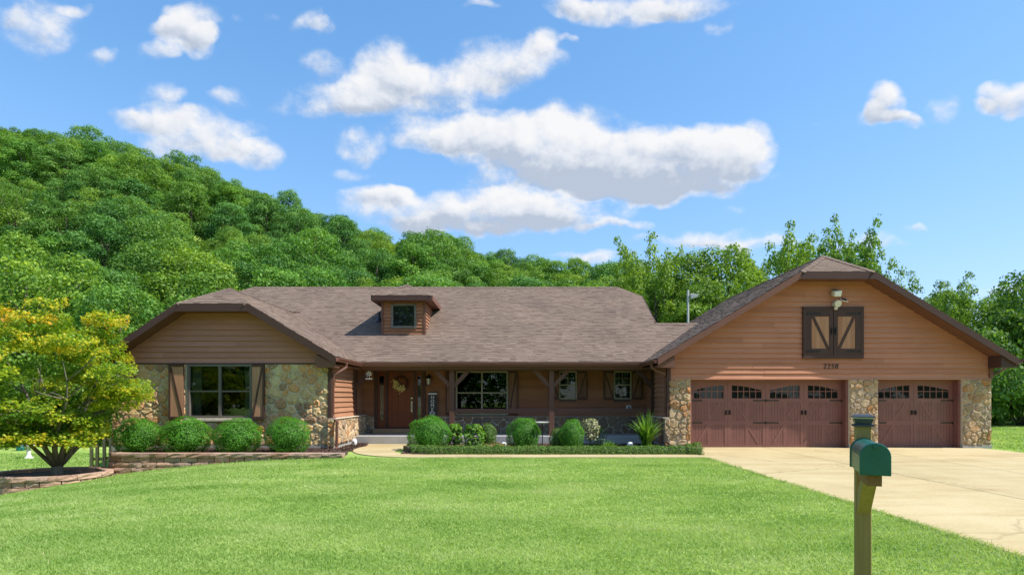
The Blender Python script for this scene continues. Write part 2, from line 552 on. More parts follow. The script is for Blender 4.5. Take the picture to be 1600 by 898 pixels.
leaf_mat('leaf_hill', [(0, (.045, .13, .028)), (0.5, (.11, .25, .042)), (1, (.23, .39, .065))], 0.36, 0.55, 1.0)
leaf_mat('leaf_light', [(0, (.09, .19, .026)), (0.5, (.17, .31, .04)), (1, (.29, .44, .065))], 0.42, 0.5, 0.4)
leaf_mat('leaf_dark', [(0, (.055, .13, .022)), (0.5, (.10, .21, .034)), (1, (.18, .31, .05))], 0.42, 0.5, 0.4)
leaf_mat('leaf_box', [(0, (.06, .20, .018)), (0.5, (.10, .30, .026)), (1, (.165, .40, .042))], 0.42, 0.45, 0.0)
leaf_mat('leaf_hedge', [(0, (.07, .15, .022)), (0.5, (.115, .22, .032)), (0.85, (.18, .28, .05)), (1, (.32, .28, .13))], 0.3, 0.5)
leaf_mat('leaf_lime', [(0, (.07, .19, .018)), (0.5, (.12, .27, .026)), (1, (.24, .36, .07))], 0.4, 0.4)
leaf_mat('leaf_variegated', [(0, (.10, .15, .06)), (0.5, (.34, .36, .20)), (1, (.50, .46, .32))], 0.3, 0.5)
leaf_mat('leaf_bronze', [(0, (.06, .11, .02)), (0.45, (.16, .2, .04)), (0.75, (.30, .20, .08)), (1, (.28, .12, .06))], 0.35, 0.5)
leaf_mat('leaf_maple', [(0, (.10, .22, .018)), (0.28, (.24, .37, .022)), (0.52, (.52, .52, .028)), (0.76, (.68, .44, .024)), (1, (.62, .24, .024))], 0.45, 0.5)
leaf_mat('grass_blade', [(0, (.14, .26, .05)), (0.28, (.235, .38, .09)), (0.52, (.355, .48, .16)), (0.78, (.48, .55, .27)), (1, (.60, .55, .34))],
         0.45, 0.55, 0, 0.25, patch=((.55, 1.0, 1.0), 0.8, 1.6))
leaf_mat('mulch_chip', [(0, (.045, .024, .017)), (0.5, (.085, .047, .034)), (1, (.15, .09, .065))], 0, 0.9)

# ------------------------------------------------------------------ builders
class MB:
    def __init__(self):
        self.v, self.f = [], []

    def poly(self, pts):
        n = len(self.v)
        self.v += [tuple(p) for p in pts]
        self.f.append(tuple(range(n, n + len(pts))))

    def hexa(self, p):
        """8 points: 0-3 one face, 4-7 the opposite face in the same order"""
        n = len(self.v)
        self.v += [tuple(q) for q in p]
        for q in ((3, 2, 1, 0), (4, 5, 6, 7), (0, 1, 5, 4), (1, 2, 6, 5), (2, 3, 7, 6), (3, 0, 4, 7)):
            self.f.append(tuple(n + i for i in q))
        return self

    def box(self, x0, x1, y0, y1, z0, z1):
        self.hexa([(x0, y0, z0), (x1, y0, z0), (x1, y1, z0), (x0, y1, z0), (x0, y0, z1), (x1, y0, z1), (x1, y1, z1), (x0, y1, z1)])
        return self

    def bar(self, a, b, w, h, up=(0, 0, 1)):
        """square bar from a to b"""
        a, b = Vector(a), Vector(b)
        d = (b - a).normalized()
        s = d.cross(Vector(up))
        if s.length < 1e-5:
            s = d.cross(Vector((0, 1, 0)))
        s.normalize()
        t = s.cross(d)
        s, t = s * w / 2, t * h / 2
        self.hexa([a - s - t, a + s - t, a + s + t, a - s + t, b - s - t, b + s - t, b + s + t, b - s + t])
        return self

    def prism(self, pts, off):
        """polygon extruded by a vector"""
        n = len(self.v)
        k = len(pts)
        off = Vector(off)
        self.v += [tuple(p) for p in pts] + [tuple(Vector(p) + off) for p in pts]
        self.f.append(tuple(range(n, n + k)))
        self.f.append(tuple(range(n + 2 * k - 1, n + k - 1, -1)))
        for i in range(k):
            j = (i + 1) % k
            self.f.append((n + i, n + k + i, n + k + j, n + j))
        return self

    def tube(self, path, radii, seg=8, cap=True):
        path = [Vector(p) for p in path]
        rings = []
        prev = None
        for i, p in enumerate(path):
            d = (path[min(i + 1, len(path) - 1)] - path[max(i - 1, 0)]).normalized()
            ref = prev if prev is not None else (Vector((1, 0, 0)) if abs(d.x) < 0.9 else Vector((0, 1, 0)))
            s = (ref - d * ref.dot(d)).normalized()
            prev = s
            t = d.cross(s)
            r = radii[i] if isinstance(radii, (list, tuple)) else radii
            n = len(self.v)
            for k in range(seg):
                a = 2 * math.pi * k / seg
                self.v.append(tuple(p + (s * math.cos(a) + t * math.sin(a)) * r))
            rings.append(n)
        for a, b in zip(rings[:-1], rings[1:]):
            for k in range(seg):
                j = (k + 1) % seg
                self.f.append((a + k, a + j, b + j, b + k))
        if cap:
            self.f.append(tuple(rings[0] + k for k in reversed(range(seg))))
            self.f.append(tuple(rings[-1] + k for k in range(seg)))
        return self

    def lathe(self, prof, c=(0, 0, 0), seg=20):
        n = len(self.v)
        for (r, z) in prof:
            for k in range(seg):
                a = 2 * math.pi * k / seg
                self.v.append((c[0] + r * math.cos(a), c[1] + r * math.sin(a), c[2] + z))
        for i in range(len(prof) - 1):
            for k in range(seg):
                j = (k + 1) % seg
                self.f.append((n + i * seg + k, n + i * seg + j, n + (i + 1) * seg + j, n + (i + 1) * seg + k))
        self.f.append(tuple(n + k for k in reversed(range(seg))))
        self.f.append(tuple(n + (len(prof) - 1) * seg + k for k in range(seg)))
        return self

    def mesh(self, name):
        me = bpy.data.meshes.new(name)
        me.from_pydata(self.v, [], self.f)
        me.update()
        return me

def Wm(o):
    if o is None:
        return Matrix()
    return Wm(o.parent) @ (o.matrix_parent_inverse if o.parent else Matrix()) @ o.matrix_basis

def obj(name, geo, mat, parent=None, local=False, smooth=False, bevel=0.0):
    me = geo.mesh(name) if isinstance(geo, MB) else geo
    o = bpy.data.objects.new(name, me)
    COL.objects.link(o)
    if mat and not me.materials:
        me.materials.append(MATS[mat])
    if smooth:
        me.polygons.foreach_set('use_smooth', [True] * len(me.polygons))
    if parent:
        o.parent = parent
        if not local:
            o.matrix_parent_inverse = Wm(parent).inverted()
    if bevel:
        bv = o.modifiers.new('edge', 'BEVEL')
        bv.width = bevel
        bv.segments = 2
        bv.limit_method = 'ANGLE'
    return o

def tag(o, label, cat, group=None, kind=None):
    o['label'] = label
    o['category'] = cat
    if group:
        o['group'] = group
    if kind:
        o['kind'] = kind
    return o

def thing(name, label, cat, loc=(0, 0, 0), rz=0, group=None):
    o = bpy.data.objects.new(name, None)
    COL.objects.link(o)
    o.empty_display_size = 0.2
    o.location = loc
    o.rotation_euler = (0, 0, rz)
    return tag(o, label, cat, group)

def struct(name, geo, mat, label=None, **k):
    o = obj(name, geo, mat, **k)
    o['kind'] = 'structure'
    if label:
        o['label'] = label
    return o

def inpoly(x, y, P):
    c = False
    j = len(P) - 1
    for i in range(len(P)):
        xi, yi = P[i][0], P[i][1]
        xj, yj = P[j][0], P[j][1]
        if (yi > y) != (yj > y) and x < (xj - xi) * (y - yi) / (yj - yi) + xi:
            c = not c
        j = i
    return c

def clip(P, nx, ny, c):
    """keep nx*x + ny*y <= c"""
    out = []
    for i in range(len(P)):
        a, b = P[i], P[(i + 1) % len(P)]
        da, db = nx * a[0] + ny * a[1] - c, nx * b[0] + ny * b[1] - c
        if da <= 0:
            out.append(a)
        if (da < 0 < db) or (db < 0 < da):
            t = da / (da - db)
            out.append((a[0] + (b[0] - a[0]) * t, a[1] + (b[1] - a[1]) * t))
    return out

def area(P):
    return 0.5 * sum(P[i][0] * P[(i + 1) % len(P)][1] - P[(i + 1) % len(P)][0] * P[i][1] for i in range(len(P)))

# leaves -----------------------------------------------------------
def unit(a):
    return a / np.maximum(np.linalg.norm(a, axis=1, keepdims=True), 1e-9)

def mesh_np(name, V, counts, idx, tone=None):
    me = bpy.data.meshes.new(name)
    me.vertices.add(len(V))
    me.vertices.foreach_set('co', np.ascontiguousarray(V, dtype=np.float32).ravel())
    me.loops.add(len(idx))
    me.loops.foreach_set('vertex_index', np.ascontiguousarray(idx, dtype=np.int32))
    st = np.concatenate(([0], np.cumsum(counts)[:-1])).astype(np.int32)
    me.polygons.add(len(counts))
    me.polygons.foreach_set('loop_start', st)
    me.polygons.foreach_set('loop_total', np.asarray(counts, dtype=np.int32))
    if tone is not None:
        at_ = me.attributes.new('tone', 'FLOAT', 'POINT')
        at_.data.foreach_set('value', np.ascontiguousarray(tone, dtype=np.float32))
    me.update(calc_edges=True)
    me.validate()
    return me

def leaves(name, C, Nrm, size, tone, aspect=0.55, shape='diamond', fold=0.25):
    n = len(C)
    Nrm = unit(Nrm)
    rnd = rng.normal(size=(n, 3))
    T = unit(rnd - Nrm * np.sum(rnd * Nrm, axis=1, keepdims=True))
    B = np.cross(Nrm, T)
    s = size[:, None]
    if shape == 'diamond':
        tpl = [(-.5, 0, 0), (0, -.5 * aspect, fold * .3), (.5, 0, -fold * .2), (0, .5 * aspect, fold * .3)]
        faces = [(0, 1, 2, 3)]
    elif shape == 'star':
        tpl = [(0, 0, 0)]
        for k in range(10):
            a = 2 * math.pi * k / 10
            r = .5 if k % 2 == 0 else .2
            tpl.append((r * math.cos(a), r * math.sin(a), -.08 if k % 2 == 0 else .02))
        faces = [(0, 10, 1, 2), (0, 2, 3, 4), (0, 4, 5, 6), (0, 6, 7, 8), (0, 8, 9, 10)]
    k = len(tpl)
    V = np.empty((n, k, 3))
    for i, (a, b, c) in enumerate(tpl):
        V[:, i] = C + T * s * a + B * s * b + Nrm * s * c
    fa = np.array(faces)
    idx = (np.arange(n)[:, None, None] * k + fa[None]).reshape(-1)
    counts = np.full(n * len(faces), fa.shape[1])
    return mesh_np(name, V.reshape(-1, 3), counts, idx, np.repeat(tone, k))

def sphere_dirs(n):
    return unit(rng.normal(size=(n, 3)))

def crown_points(lobes, n_total, shell=(.72, 1.05), up=0.25, keep_in=0.75):
    """points on the skins of many overlapping lobes (x, y, z, rx, ry, rz)"""
    Lb = np.array(lobes)
    w = (Lb[:, 3] * Lb[:, 4] + Lb[:, 3] * Lb[:, 5])
    cnt = (n_total * w / w.sum()).astype(int)
    P, Nn, T = [], [], []
    for i, c in enumerate(cnt):
        d = sphere_dirs(c)
        d[:, 2] = np.where(d[:, 2] < -.35, -d[:, 2] * .7, d[:, 2])
        d = unit(d)
        rr = rng.uniform(shell[0], shell[1], size=(c, 1)) * (1 + .16 * np.sin(d[:, :1] * 7 + i) * np.cos(d[:, 1:2] * 8 + i * 2))
        p = Lb[i, :3] + d * rr * Lb[i, 3:6]
        ok = np.ones(c, bool)
        for j in range(len(Lb)):
            if j == i:
                continue
            q = np.sum(((p - Lb[j, :3]) / Lb[j, 3:6]) ** 2, axis=1)
            ok &= ~((q < keep_in ** 2) & (rng.random(c) < .85))
        p, d = p[ok], d[ok]
        P.append(p)
        Nn.append(d + rng.normal(size=d.shape) * .55 + np.array([0, 0, up]))
        T.append(np.full(len(p), rng.uniform(-.24, .24)))
    return np.concatenate(P), np.concatenate(Nn), np.concatenate(T)

def limb(a, b, n=5, bend=0.15):
    a, b = Vector(a), Vector(b)
    L = (b - a).length
    j = [Vector((random.uniform(-1, 1), random.uniform(-1, 1), random.uniform(-.3, .6))) * L * bend for _ in range(2)]
    pts = []
    for i in range(n):
        t = i / (n - 1)
        pts.append(a.lerp(b, t) + j[0] * math.sin(math.pi * t) * .7 + j[1] * math.sin(2 * math.pi * t) * .3)
    return pts

def tree_proto(name, h, cw, base, n_leaf, leaf, lobes_n, mat, bark='bark', style='round', seed=0):
    """returns (trunk mesh, crown mesh) in local coordinates, base of trunk at the origin"""
    random.seed(seed)
    lobes = []
    ch = h - base
    for i in range(lobes_n):
        t = ((i + .5) / lobes_n) ** .85
        z = base + ch * (0.06 + .86 * t)
        if style == 'round':
            env = math.sin(math.pi * (0.16 + .76 * t)) ** .8
        elif style == 'tall':
            env = (1 - t) ** .55 * .95 + .12
        else:
            env = .35 + .75 * math.sin(math.pi * min(1, .1 + .75 * t))
        a = i * 2.399 + random.uniform(-.5, .5)
        rad = cw * .5 * env * math.sqrt(random.uniform(.25, 1))
        r = cw * random.uniform(.13, .23) * (1.15 - .45 * t)
        if style == 'wispy':
            r *= .62
            z += random.uniform(-.4, .9) * (t > .5)
            for q in range(3):                            # a plume leaning out and up
                lobes.append(((rad + q * r * .75) * math.cos(a), (rad + q * r * .75) * math.sin(a), z + q * r * 1.05, r * (1 - .24 * q), r * (1 - .24 * q), r * (1.0 - .2 * q)))
            continue
        lobes.append((rad * math.cos(a), rad * math.sin(a), z, r * random.uniform(.9, 1.25), r * random.uniform(.9, 1.25), r * random.uniform(.6, .95)))
    P, Nn, T = crown_points(lobes, n_leaf)
    n = len(P)
    tone = np.clip(rng.normal(.45, .17, n) + T, 0, 1)
    size = rng.uniform(.7, 1.35, n) * leaf
    # loose outer sprigs
    cm = leaves(name + '_crown', P + rng.normal(size=P.shape) * leaf * .5, Nn, size, tone, .6)
    cm.materials.append(MATS[mat])
    tb = MB()
    r0 = h * .018 + .05
    top = Vector((random.uniform(-.3, .3), random.uniform(-.3, .3), h * .8))
    path = limb((0, 0, -.6), top, 7, .03)
    tb.tube(path, [r0 * 1.35, r0 * 1.05, r0 * .9, r0 * .72, r0 * .5, r0 * .3, r0 * .12], 8)
    for lb in random.sample(lobes, min(len(lobes), 14)):
        k = min(5, max(1, int(lb[2] / h * 6) - 1))
        tb.tube(limb(path[k], lb[:3], 5, .12), [r0 * .38, r0 * .3, r0 * .22, r0 * .14, r0 * .05], 5)
    tm = tb.mesh(name + '_trunk')
    tm.materials.append(MATS[bark])
    tm.polygons.foreach_set('use_smooth', [True] * len(tm.polygons))
    return tm, cm

def place_tree(proto, label, loc, rz, s, group=None, cat='tree', name='tree'):
    t = thing(name, label, cat, loc, rz, group)
    t.scale = s if isinstance(s, tuple) else (s, s, s)
    obj('trunk', proto[0], None, t, local=True)
    obj('crown', proto[1], None, t, local=True)
    return t

# ------------------------------------------------------------------ the ground and the hill
def ridge(x):
    xs = [-200, -110, -87, -65, -44, -22, 0, 16, 35, 60, 90, 200]
    zs = [47, 45, 43.5, 39.5, 30.5, 23.5, 17.5, 14.2, 10.0, 5.0, 2.0, 0]
    return float(np.interp(x, xs, zs))

def gz(x, y):
    z = 0.0
    if x < -4:
        q = min(-x - 4, 9.0)
        z = -0.0115 * q * q
    t = (y - 40) / 65.0
    if t > 0:
        t = min(t, 1.0)
        z += ridge(x * 100 / max(y, 50)) * (t * t * (3 - 2 * t) * .55 + t * .45)
    if y > 105:
        z -= (y - 105) * .12
    return z

def build_ground():
    xs = np.unique(np.concatenate([np.arange(-260, -30, 8), np.arange(-30, 30, .75), np.arange(30, 261, 8)]))
    ys = np.unique(np.concatenate([np.arange(-120, -6, 8), np.arange(-6, 40, .75), np.arange(40, 130, 4), np.arange(130, 300, 12)]))
    V = [(x, y, gz(x, y)) for y in ys for x in xs]
    nx = len(xs)
    Fc = [(j * nx + i, j * nx + i + 1, (j + 1) * nx + i + 1, (j + 1) * nx + i) for j in range(len(ys) - 1) for i in range(nx - 1)]
    me = bpy.data.meshes.new('ground')
    me.from_pydata(V, [], Fc)
    me.polygons.foreach_set('use_smooth', [True] * len(me.polygons))
    struct('ground', me, 'lawn_ground', 'green lawn rolling back to a wooded hillside')
build_ground()

# driveway: cast slabs with open joints
DRV = [(5.0, 7.80), (7.80, 10.45), (10.45, 14.35)]
dy = [-12, -3.0, 2.0, 6.75, 11.4, 15.1, 18.32]
drive = struct('driveway', MB().box(5.04, 14.33, -12, 18.3, -.12, -.004), 'soil', 'pale cream concrete driveway in front of the garage')
for (x0, x1) in DRV:
    for y0, y1 in zip(dy[:-1], dy[1:]):
        obj('slab', MB().box(x0 + .010, x1 - .010, y0 + .010, y1 - .010, -.1, .013), 'driveway_concrete', drive, bevel=.006)

# walkway: from the drive along the hedge, curving up to the porch step
wk_c = []
for t in np.linspace(0, 1, 9):
    wk_c.append((4.99 - t * (4.99 + 2.4), 15.52))
for t in np.linspace(0.15, 1, 9):
    a = -math.pi / 2 - t * math.pi / 2
    wk_c.append((-2.4 + 1.62 * math.cos(a), 17.42 + 1.90 * math.sin(a)))
wk_c.append((-4.0, 18.4))
wk_c.append((-4.0, 19.42))
def strip(path, w0, w1, z0, z1):
    Lf, Rt = [], []
    for i, p in enumerate(path):
        q0, q1 = path[max(i - 1, 0)], path[min(i + 1, len(path) - 1)]
        d = Vector((q1[0] - q0[0], q1[1] - q0[1], 0)).normalized()
        n = Vector((-d.y, d.x, 0))
        w = w0 + (w1 - w0) * max(0, (i - 9) / (len(path) - 10))
        Lf.append(Vector((p[0], p[1], 0)) + n * w)
        Rt.append(Vector((p[0], p[1], 0)) - n * w)
    return Lf, Rt
wl, wr = strip(wk_c, .36, .74, 0, 0)
walk = struct('walkway', MB().box(4.96, 4.985, 15.2, 15.85, -.1, .0), 'driveway_concrete', 'narrow curved concrete walkway between lawn and flower bed')
joints = [0, 2, 4, 6, 8, 12, 15, len(wk_c) - 1]
for a, b in zip(joints[:-1], joints[1:]):
    pts = [wr[i] for i in range(a, b + 1)] + [wl[i] for i in range(b, a - 1, -1)]
    c = sum((Vector(p) for p in pts), Vector()) / len(pts)
    pts = [c + (Vector(p) - c) * .997 for p in pts]
    obj('slab', MB().prism([(p.x, p.y, -.09) for p in pts][::-1], (0, 0, .112)), 'driveway_concrete', walk)
WALK_POLY = [(p.x, p.y) for p in wr] + [(p.x, p.y) for p in reversed(wl)]

# planting beds
BED = [(-3.05, 16.0), (5.0, 15.9), (4.9, 17.4), (4.75, 19.45), (-2.9, 19.45), (-3.1, 17.4)]
struct('flower_bed', MB().prism([(x, y, -.12) for x, y in BED][::-1], (0, 0, .145)), 'soil', 'mulched flower bed in front of the porch')
BED2 = [(-5.25, 16.9), (-4.6, 17.0), (-4.75, 17.7), (-4.6, 18.6), (-4.75, 19.45), (-5.25, 19.45)]
struct('corner_bed', MB().prism([(x, y, -.12) for x, y in BED2][::-1], (0, 0, .15)), 'soil', 'small mulched corner between wing wall and walkway')
PLANTER = [(-10.45, 17.2), (-10.45, 15.9), (-10.1, 15.5), (-9.6, 15.35), (-4.4, 15.35), (-4.55, 16.3), (-5.1, 17.2)]
struct('planter_soil', MB().prism([(x, y, -.9) for x, y in PLANTER][::-1], (0, 0, .97)), 'soil', 'raised soil behind the block wall under the window')

# ------------------------------------------------------------------ house
house = thing('house', 'brown ranch house with stone veneer, long shingle roof and attached two-door garage', 'house', (1.4, 18, 0))

YW, YG, YP = 17.2, 18.0, 21.0              # front faces: wing, garage, porch wall
XWL, XWR, XGL, XGR = -11.7, -5.34, 4.80, 14.66
EZ = 2.72

# ---- wall cores with real window openings
def core(name, x0, x1, y, th, z0, z1, holes):
    mb = MB()
    xs = sorted({x0, x1, *[h[0] for h in holes], *[h[1] for h in holes]})
    for a, b in zip(xs[:-1], xs[1:]):
        segs = [(z0, z1)]
        for (hx0, hx1, hz0, hz1) in holes:
            if hx0 < (a + b) / 2 < hx1:
                segs = [s for (s0, s1) in segs for s in ((s0, min(s1, hz0)), (max(s0, hz1), s1)) if s[1] - s[0] > 1e-4]
        for s0, s1 in segs:
            mb.box(a, b, y, y + th, s0, s1)
    return obj(name, mb, 'wall_core', house)

W1 = (-9.49, -7.61, .96, 2.53)                       # wing window
PW = (-2.0, -.15, .93, 2.485)                        # porch windows
SW1, SW2 = (1.69, 2.31, 1.50, 2.485), (3.64, 4.26, 1.50, 2.485)
DOOR = (-4.92, -3.09, .46, 2.56)
core('wing_front_core', XWL + .02, XWR - .02, YW + .04, .2, -1.1, 2.72, [W1])
core('porch_wall_core', XWR, XGL, YP + .03, .2, -.3, 3.4, [PW, SW1, SW2, DOOR])
side = MB()
side.box(XWL, XWL + .2, YW + .06, 31.2, -1.1, 2.62)
side.box(XWR - .22, XWR - .02, YW + .06, YP + .03, -.3, 2.74)
side.box(XGL + .02, XGL + .2, YG + .06, 26.2, -.3, 2.74)
side.box(XGR - .2, XGR, YG + .06, 26.2, -.3, 2.75)
side.prism([(XGL, 26.0, -.3), (XGR, 26.0, -.3), (XGR, 26.0, 2.75), (9.705, 26.0, 5.75), (XGL, 26.0, 2.75)], (0, .2, 0))
side.box(XWL, 5.3, 31.0, 31.2, -.8, 2.7)
side.prism([(5.1, YP + .2, -.3), (5.1, 31.0, -.3), (5.1, 31.0, 2.7), (5.1, 26.3, 5.5), (5.1, 24.7, 5.5), (5.1, YP + .2, 3.4)], (.2, 0, 0))
side.box(XWL + .2, XWR - .2, YW + .2, 31, 2.60, 2.64)     # ceilings
side.box(XWR, 5.2, YP + .2, 31, 2.60, 2.64)
side.box(XWL + .2, XWR - .22, YW + .24, 31, .2, .3)       # floors
side.box(XWR - .2, 5.1, YP + .23, 31, .2, .3)
side.box(-8.2, -8.1, 21.6, 31, .3, 2.6)
side.box(XWL + .2, -5.3, 23.4, 23.5, .3, 2.6)
side.box(-5.3, 5.1, 25.5, 25.6, .3, 2.6)
obj('side_wall', side, 'interior_dark', house)

# ---- gable faces (cores behind siding)
def gable_core(pts, y, th):
    return obj('gable_core', MB().prism([(x, y, z) for x, z in pts][::-1], (0, th, 0)), 'wall_core', house)

WL_S, WR_S = .68, .602
def wing_top(z):                                          # x range of the wing gable at height z (under the roof)
    return (-9.58 + (z - 4.225) / WL_S, -7.53 - (z - 4.225) / WR_S)
def gar_top(z):
    return (4.34 + (z - EZ) / .605, 15.07 - (z - EZ) / .605)
gable_core([(XWL + .02, 2.6), (XWR - .02, 2.6), (XWR - .02, 2.75), (-7.6, 4.06), (-9.5, 4.06), (XWL + .02, 2.65)], YW + .04, .15)
gable_core([(XGL + .02, 2.13), (XGR - .02, 2.13), (XGR - .02, 2.9), (10.75, 5.12), (8.66, 5.12), (XGL + .02, 2.9)], YG + .04, .15)

def plank(parent, mat, P, U, N, u00, u01, u10, u11, z0, z1, t0=.044, t1=.003):
    """one lap board: bottom edge u00..u01 at z0 stands t0 proud, top edge u10..u11 at z1 stands t1 proud"""
    P, U, N = Vector(P), Vector(U), Vector(N)
    def q(u, z, t):
        return P + U * u + Vector((0, 0, z)) + N * t
    mb = MB()
    mb.hexa([q(u00, z0, -.01), q(u01, z0, -.01), q(u01, z0, t0), q(u00, z0, t0), q(u10, z1, -.01), q(u11, z1, -.01), q(u11, z1, t1), q(u10, z1, t1)])
    return obj('plank', mb, mat, parent)

def siding(parent, mat, P, U, N, z0, z1, lim, expo=.157, holes=(), joints=None, lap=.012):
    z = z0
    k = 0
    while z < z1 - .02:
        zt = min(z + expo + lap, z1)
        a0, b0 = lim(z)
        a1, b1 = lim(zt)
        cuts = [(max(a0, a1) if False else None)]
        segs = [(a0, b0, a1, b1)]
        for (h0, h1, hz0, hz1) in holes:
            if hz0 < z + expo * .5 < hz1:
                ns = []
                for (p0, q0, p1, q1) in segs:
                    if h1 <= p0 or h0 >= q0:
                        ns.append((p0, q0, p1, q1))
                        continue
                    if h0 - p0 > .02:
                        ns.append((p0, h0, min(p1, h0), h0))
                    if q0 - h1 > .02:
                        ns.append((h1, q0, h1, max(q1, h1)))
                segs = ns
        if joints:
            ns = []
            for (p0, q0, p1, q1) in segs:
                cur0, cur1 = p0, p1
                pos = p0 + random.uniform(1.2, joints)
                while pos < min(q0, q1) - .6 and pos > cur1 + .2:
                    ns.append((cur0, pos - .0015, cur1, pos - .0015))
                    cur0 = cur1 = pos + .0015
                    pos += random.uniform(1.6, joints)
                ns.append((cur0, q0, cur1, q1))
            segs = ns
        for s in segs:
            if s[1] - s[0] > .03:
                plank(parent, mat, P, U, N, s[0], s[1], s[2], s[3], z, zt, .044 + random.uniform(-.004, .004))
        z += expo
        k += 1

EX = (1, 0, 0)
NF = (0, -1, 0)
g1 = obj('gable_siding', MB().box(XWL, XWR + .02, YW - .03, YW + .03, 2.53, 2.565), 'dark_trim', house)
siding(g1, 'wing_siding', (0, YW + .03, 0), EX, NF, 2.565, 4.06, lambda z: (max(XWL, wing_top(z + .12)[0]), min(XWR, wing_top(z + .12)[1])), .162, joints=4.2)
g2 = obj('gable_siding', MB().box(XGL, XGR, YG - .035, YG + .02, 2.105, 2.135), 'garage_siding', house)
LOFT = (8.89, 10.74, 2.747, 4.325)
siding(g2, 'garage_siding', (0, YG + .03, 0), EX, NF, 2.136, 5.13, lambda z: (max(XGL, gar_top(z + .16)[0]), min(XGR, gar_top(z + .16)[1])), .157,
       holes=[(LOFT[0] + .02, LOFT[1] - .02, LOFT[2] + .02, LOFT[3] - .02)], joints=4.5)
g3 = obj('porch_siding', MB().box(XWR, XGL, YP - .02, YP + .02, .885, .90), 'brown_trim', house)
fr = .05
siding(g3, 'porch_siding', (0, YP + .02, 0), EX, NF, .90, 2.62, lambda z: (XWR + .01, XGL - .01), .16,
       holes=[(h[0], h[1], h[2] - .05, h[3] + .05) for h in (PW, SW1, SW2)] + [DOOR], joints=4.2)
EY = (0, 1, 0)
g4 = obj('side_siding', MB().box(XWR - .02, XWR + .03, YW + .05, YP, .935, .955), 'brown_trim', house)
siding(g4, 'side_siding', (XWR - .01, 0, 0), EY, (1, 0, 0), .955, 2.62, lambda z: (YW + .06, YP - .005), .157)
g5 = obj('side_siding', MB().box(XGL - .03, XGL + .02, YG + .05, YP, .935, .955), 'brown_trim', house)
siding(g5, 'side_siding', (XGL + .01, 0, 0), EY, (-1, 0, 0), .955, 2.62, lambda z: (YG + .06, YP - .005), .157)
# corner boards
for x, y, n in ((XWR + .005, YW + .02, 1), (XGL - .005, YG + .02, 1), (XGR + .005, YG + .02, 1)):
    obj('corner_board', MB().box(x - .055, x + .055, y - .06, y + .06, .97 if x < 5 else 2.14, 2.66), 'dark_trim_upright' if x < 5 else 'brown_trim', house)

# ---- stone veneer: one stone, one object
def stones(parent, mat, P, U, N, x0, x1, z0, z1, rmin, rmax, holes=(), thick=(.016, .045), gap=.010, small_below=None):
    P, U, N = Vector(P), Vector(U), Vector(N)
    seeds = []
    tries = 0
    while tries < 7000:
        tries += 1
        x, z = random.uniform(x0, x1), random.uniform(z0, z1)
        r = random.uniform(rmin, rmax)
        if small_below is not None and z < small_below:
            r *= .8
        if tries > 4200:
            r = rmin * .9
        if any(h[0] + .02 < x < h[1] - .02 and h[2] + .02 < z < h[3] - .02 for h in holes):
            continue
        if all(((x - s[0]) / 1.18) ** 2 + (z - s[1]) ** 2 > (.88 * (r + s[2])) ** 2 for s in seeds):
            seeds.append((x, z, r))
    for i, (x, z, r) in enumerate(seeds):
        C = [(x0, z0), (x1, z0), (x1, z1), (x0, z1)]
        for j, (a, b, q) in enumerate(seeds):
            if j == i or (a - x) ** 2 + (b - z) ** 2 > 9:
                continue
            dx, dz = a - x, b - z
            L = math.hypot(dx, dz)
            off = (L * L + r * r - q * q) / (2 * L) - gap * .5
            nx, nz = dx / L, dz / L
            C = clip(C, nx, nz, nx * x + nz * z + off)
            if len(C) < 3:
                break
        for h in holes:
            if len(C) < 3:
                break
            sides = [(h[0] - x, (1, 0, h[0])), (x - h[1], (-1, 0, -h[1])), (h[2] - z, (0, 1, h[2])), (z - h[3], (0, -1, -h[3]))]
            C = clip(C, *max(sides)[1])                   # the stone stays on its own side of the opening
        if len(C) < 3 or abs(area(C)) < .0035:
            continue
        # rounded, slightly ragged outline
        D = []
        for k in range(len(C)):
            a, b = C[k], C[(k + 1) % len(C)]
            D.append((a[0] * .80 + b[0] * .20, a[1] * .80 + b[1] * .20))
            D.append((a[0] * .20 + b[0] * .80, a[1] * .20 + b[1] * .80))
        D = [d for k, d in enumerate(D) if math.hypot(d[0] - D[k - 1][0], d[1] - D[k - 1][1]) > .012]
        if len(D) < 3:
            continue
        cx = sum(d[0] for d in D) / len(D)
        cz = sum(d[1] for d in D) / len(D)
        D = [(cx + (d[0] - cx) * random.uniform(.93, 1.0), cz + (d[1] - cz) * random.uniform(.93, 1.0)) for d in D]
        t = random.uniform(*thick)
        tx, tz = random.uniform(-.09, .09), random.uniform(-.09, .09)
        mb = MB()
        k = len(D)
        def pt(d, s, h):
            u, w = cx + (d[0] - cx) * s, cz + (d[1] - cz) * s
            hh = h + ((u - cx) * tx + (w - cz) * tz if h > .01 else 0)
            return tuple(P + U * u + Vector((0, 0, w)) + N * hh)
        mb.v = [pt(d, 1, -.01) for d in D] + [pt(d, .97, t * .45 + random.uniform(-.006, .006)) for d in D] + [pt(d, random.uniform(.66, .84), t + random.uniform(-.012, .014)) for d in D]
        mb.v.append(pt((cx, cz), 1, t + random.uniform(-.006, .014)))
        for a in range(k):
            b = (a + 1) % k
            mb.f += [(a, b, k + b, k + a), (k + a, k + b, 2 * k + b, 2 * k + a), (2 * k + a, 2 * k + b, 3 * k)]
        obj('stone', mb, mat, parent)

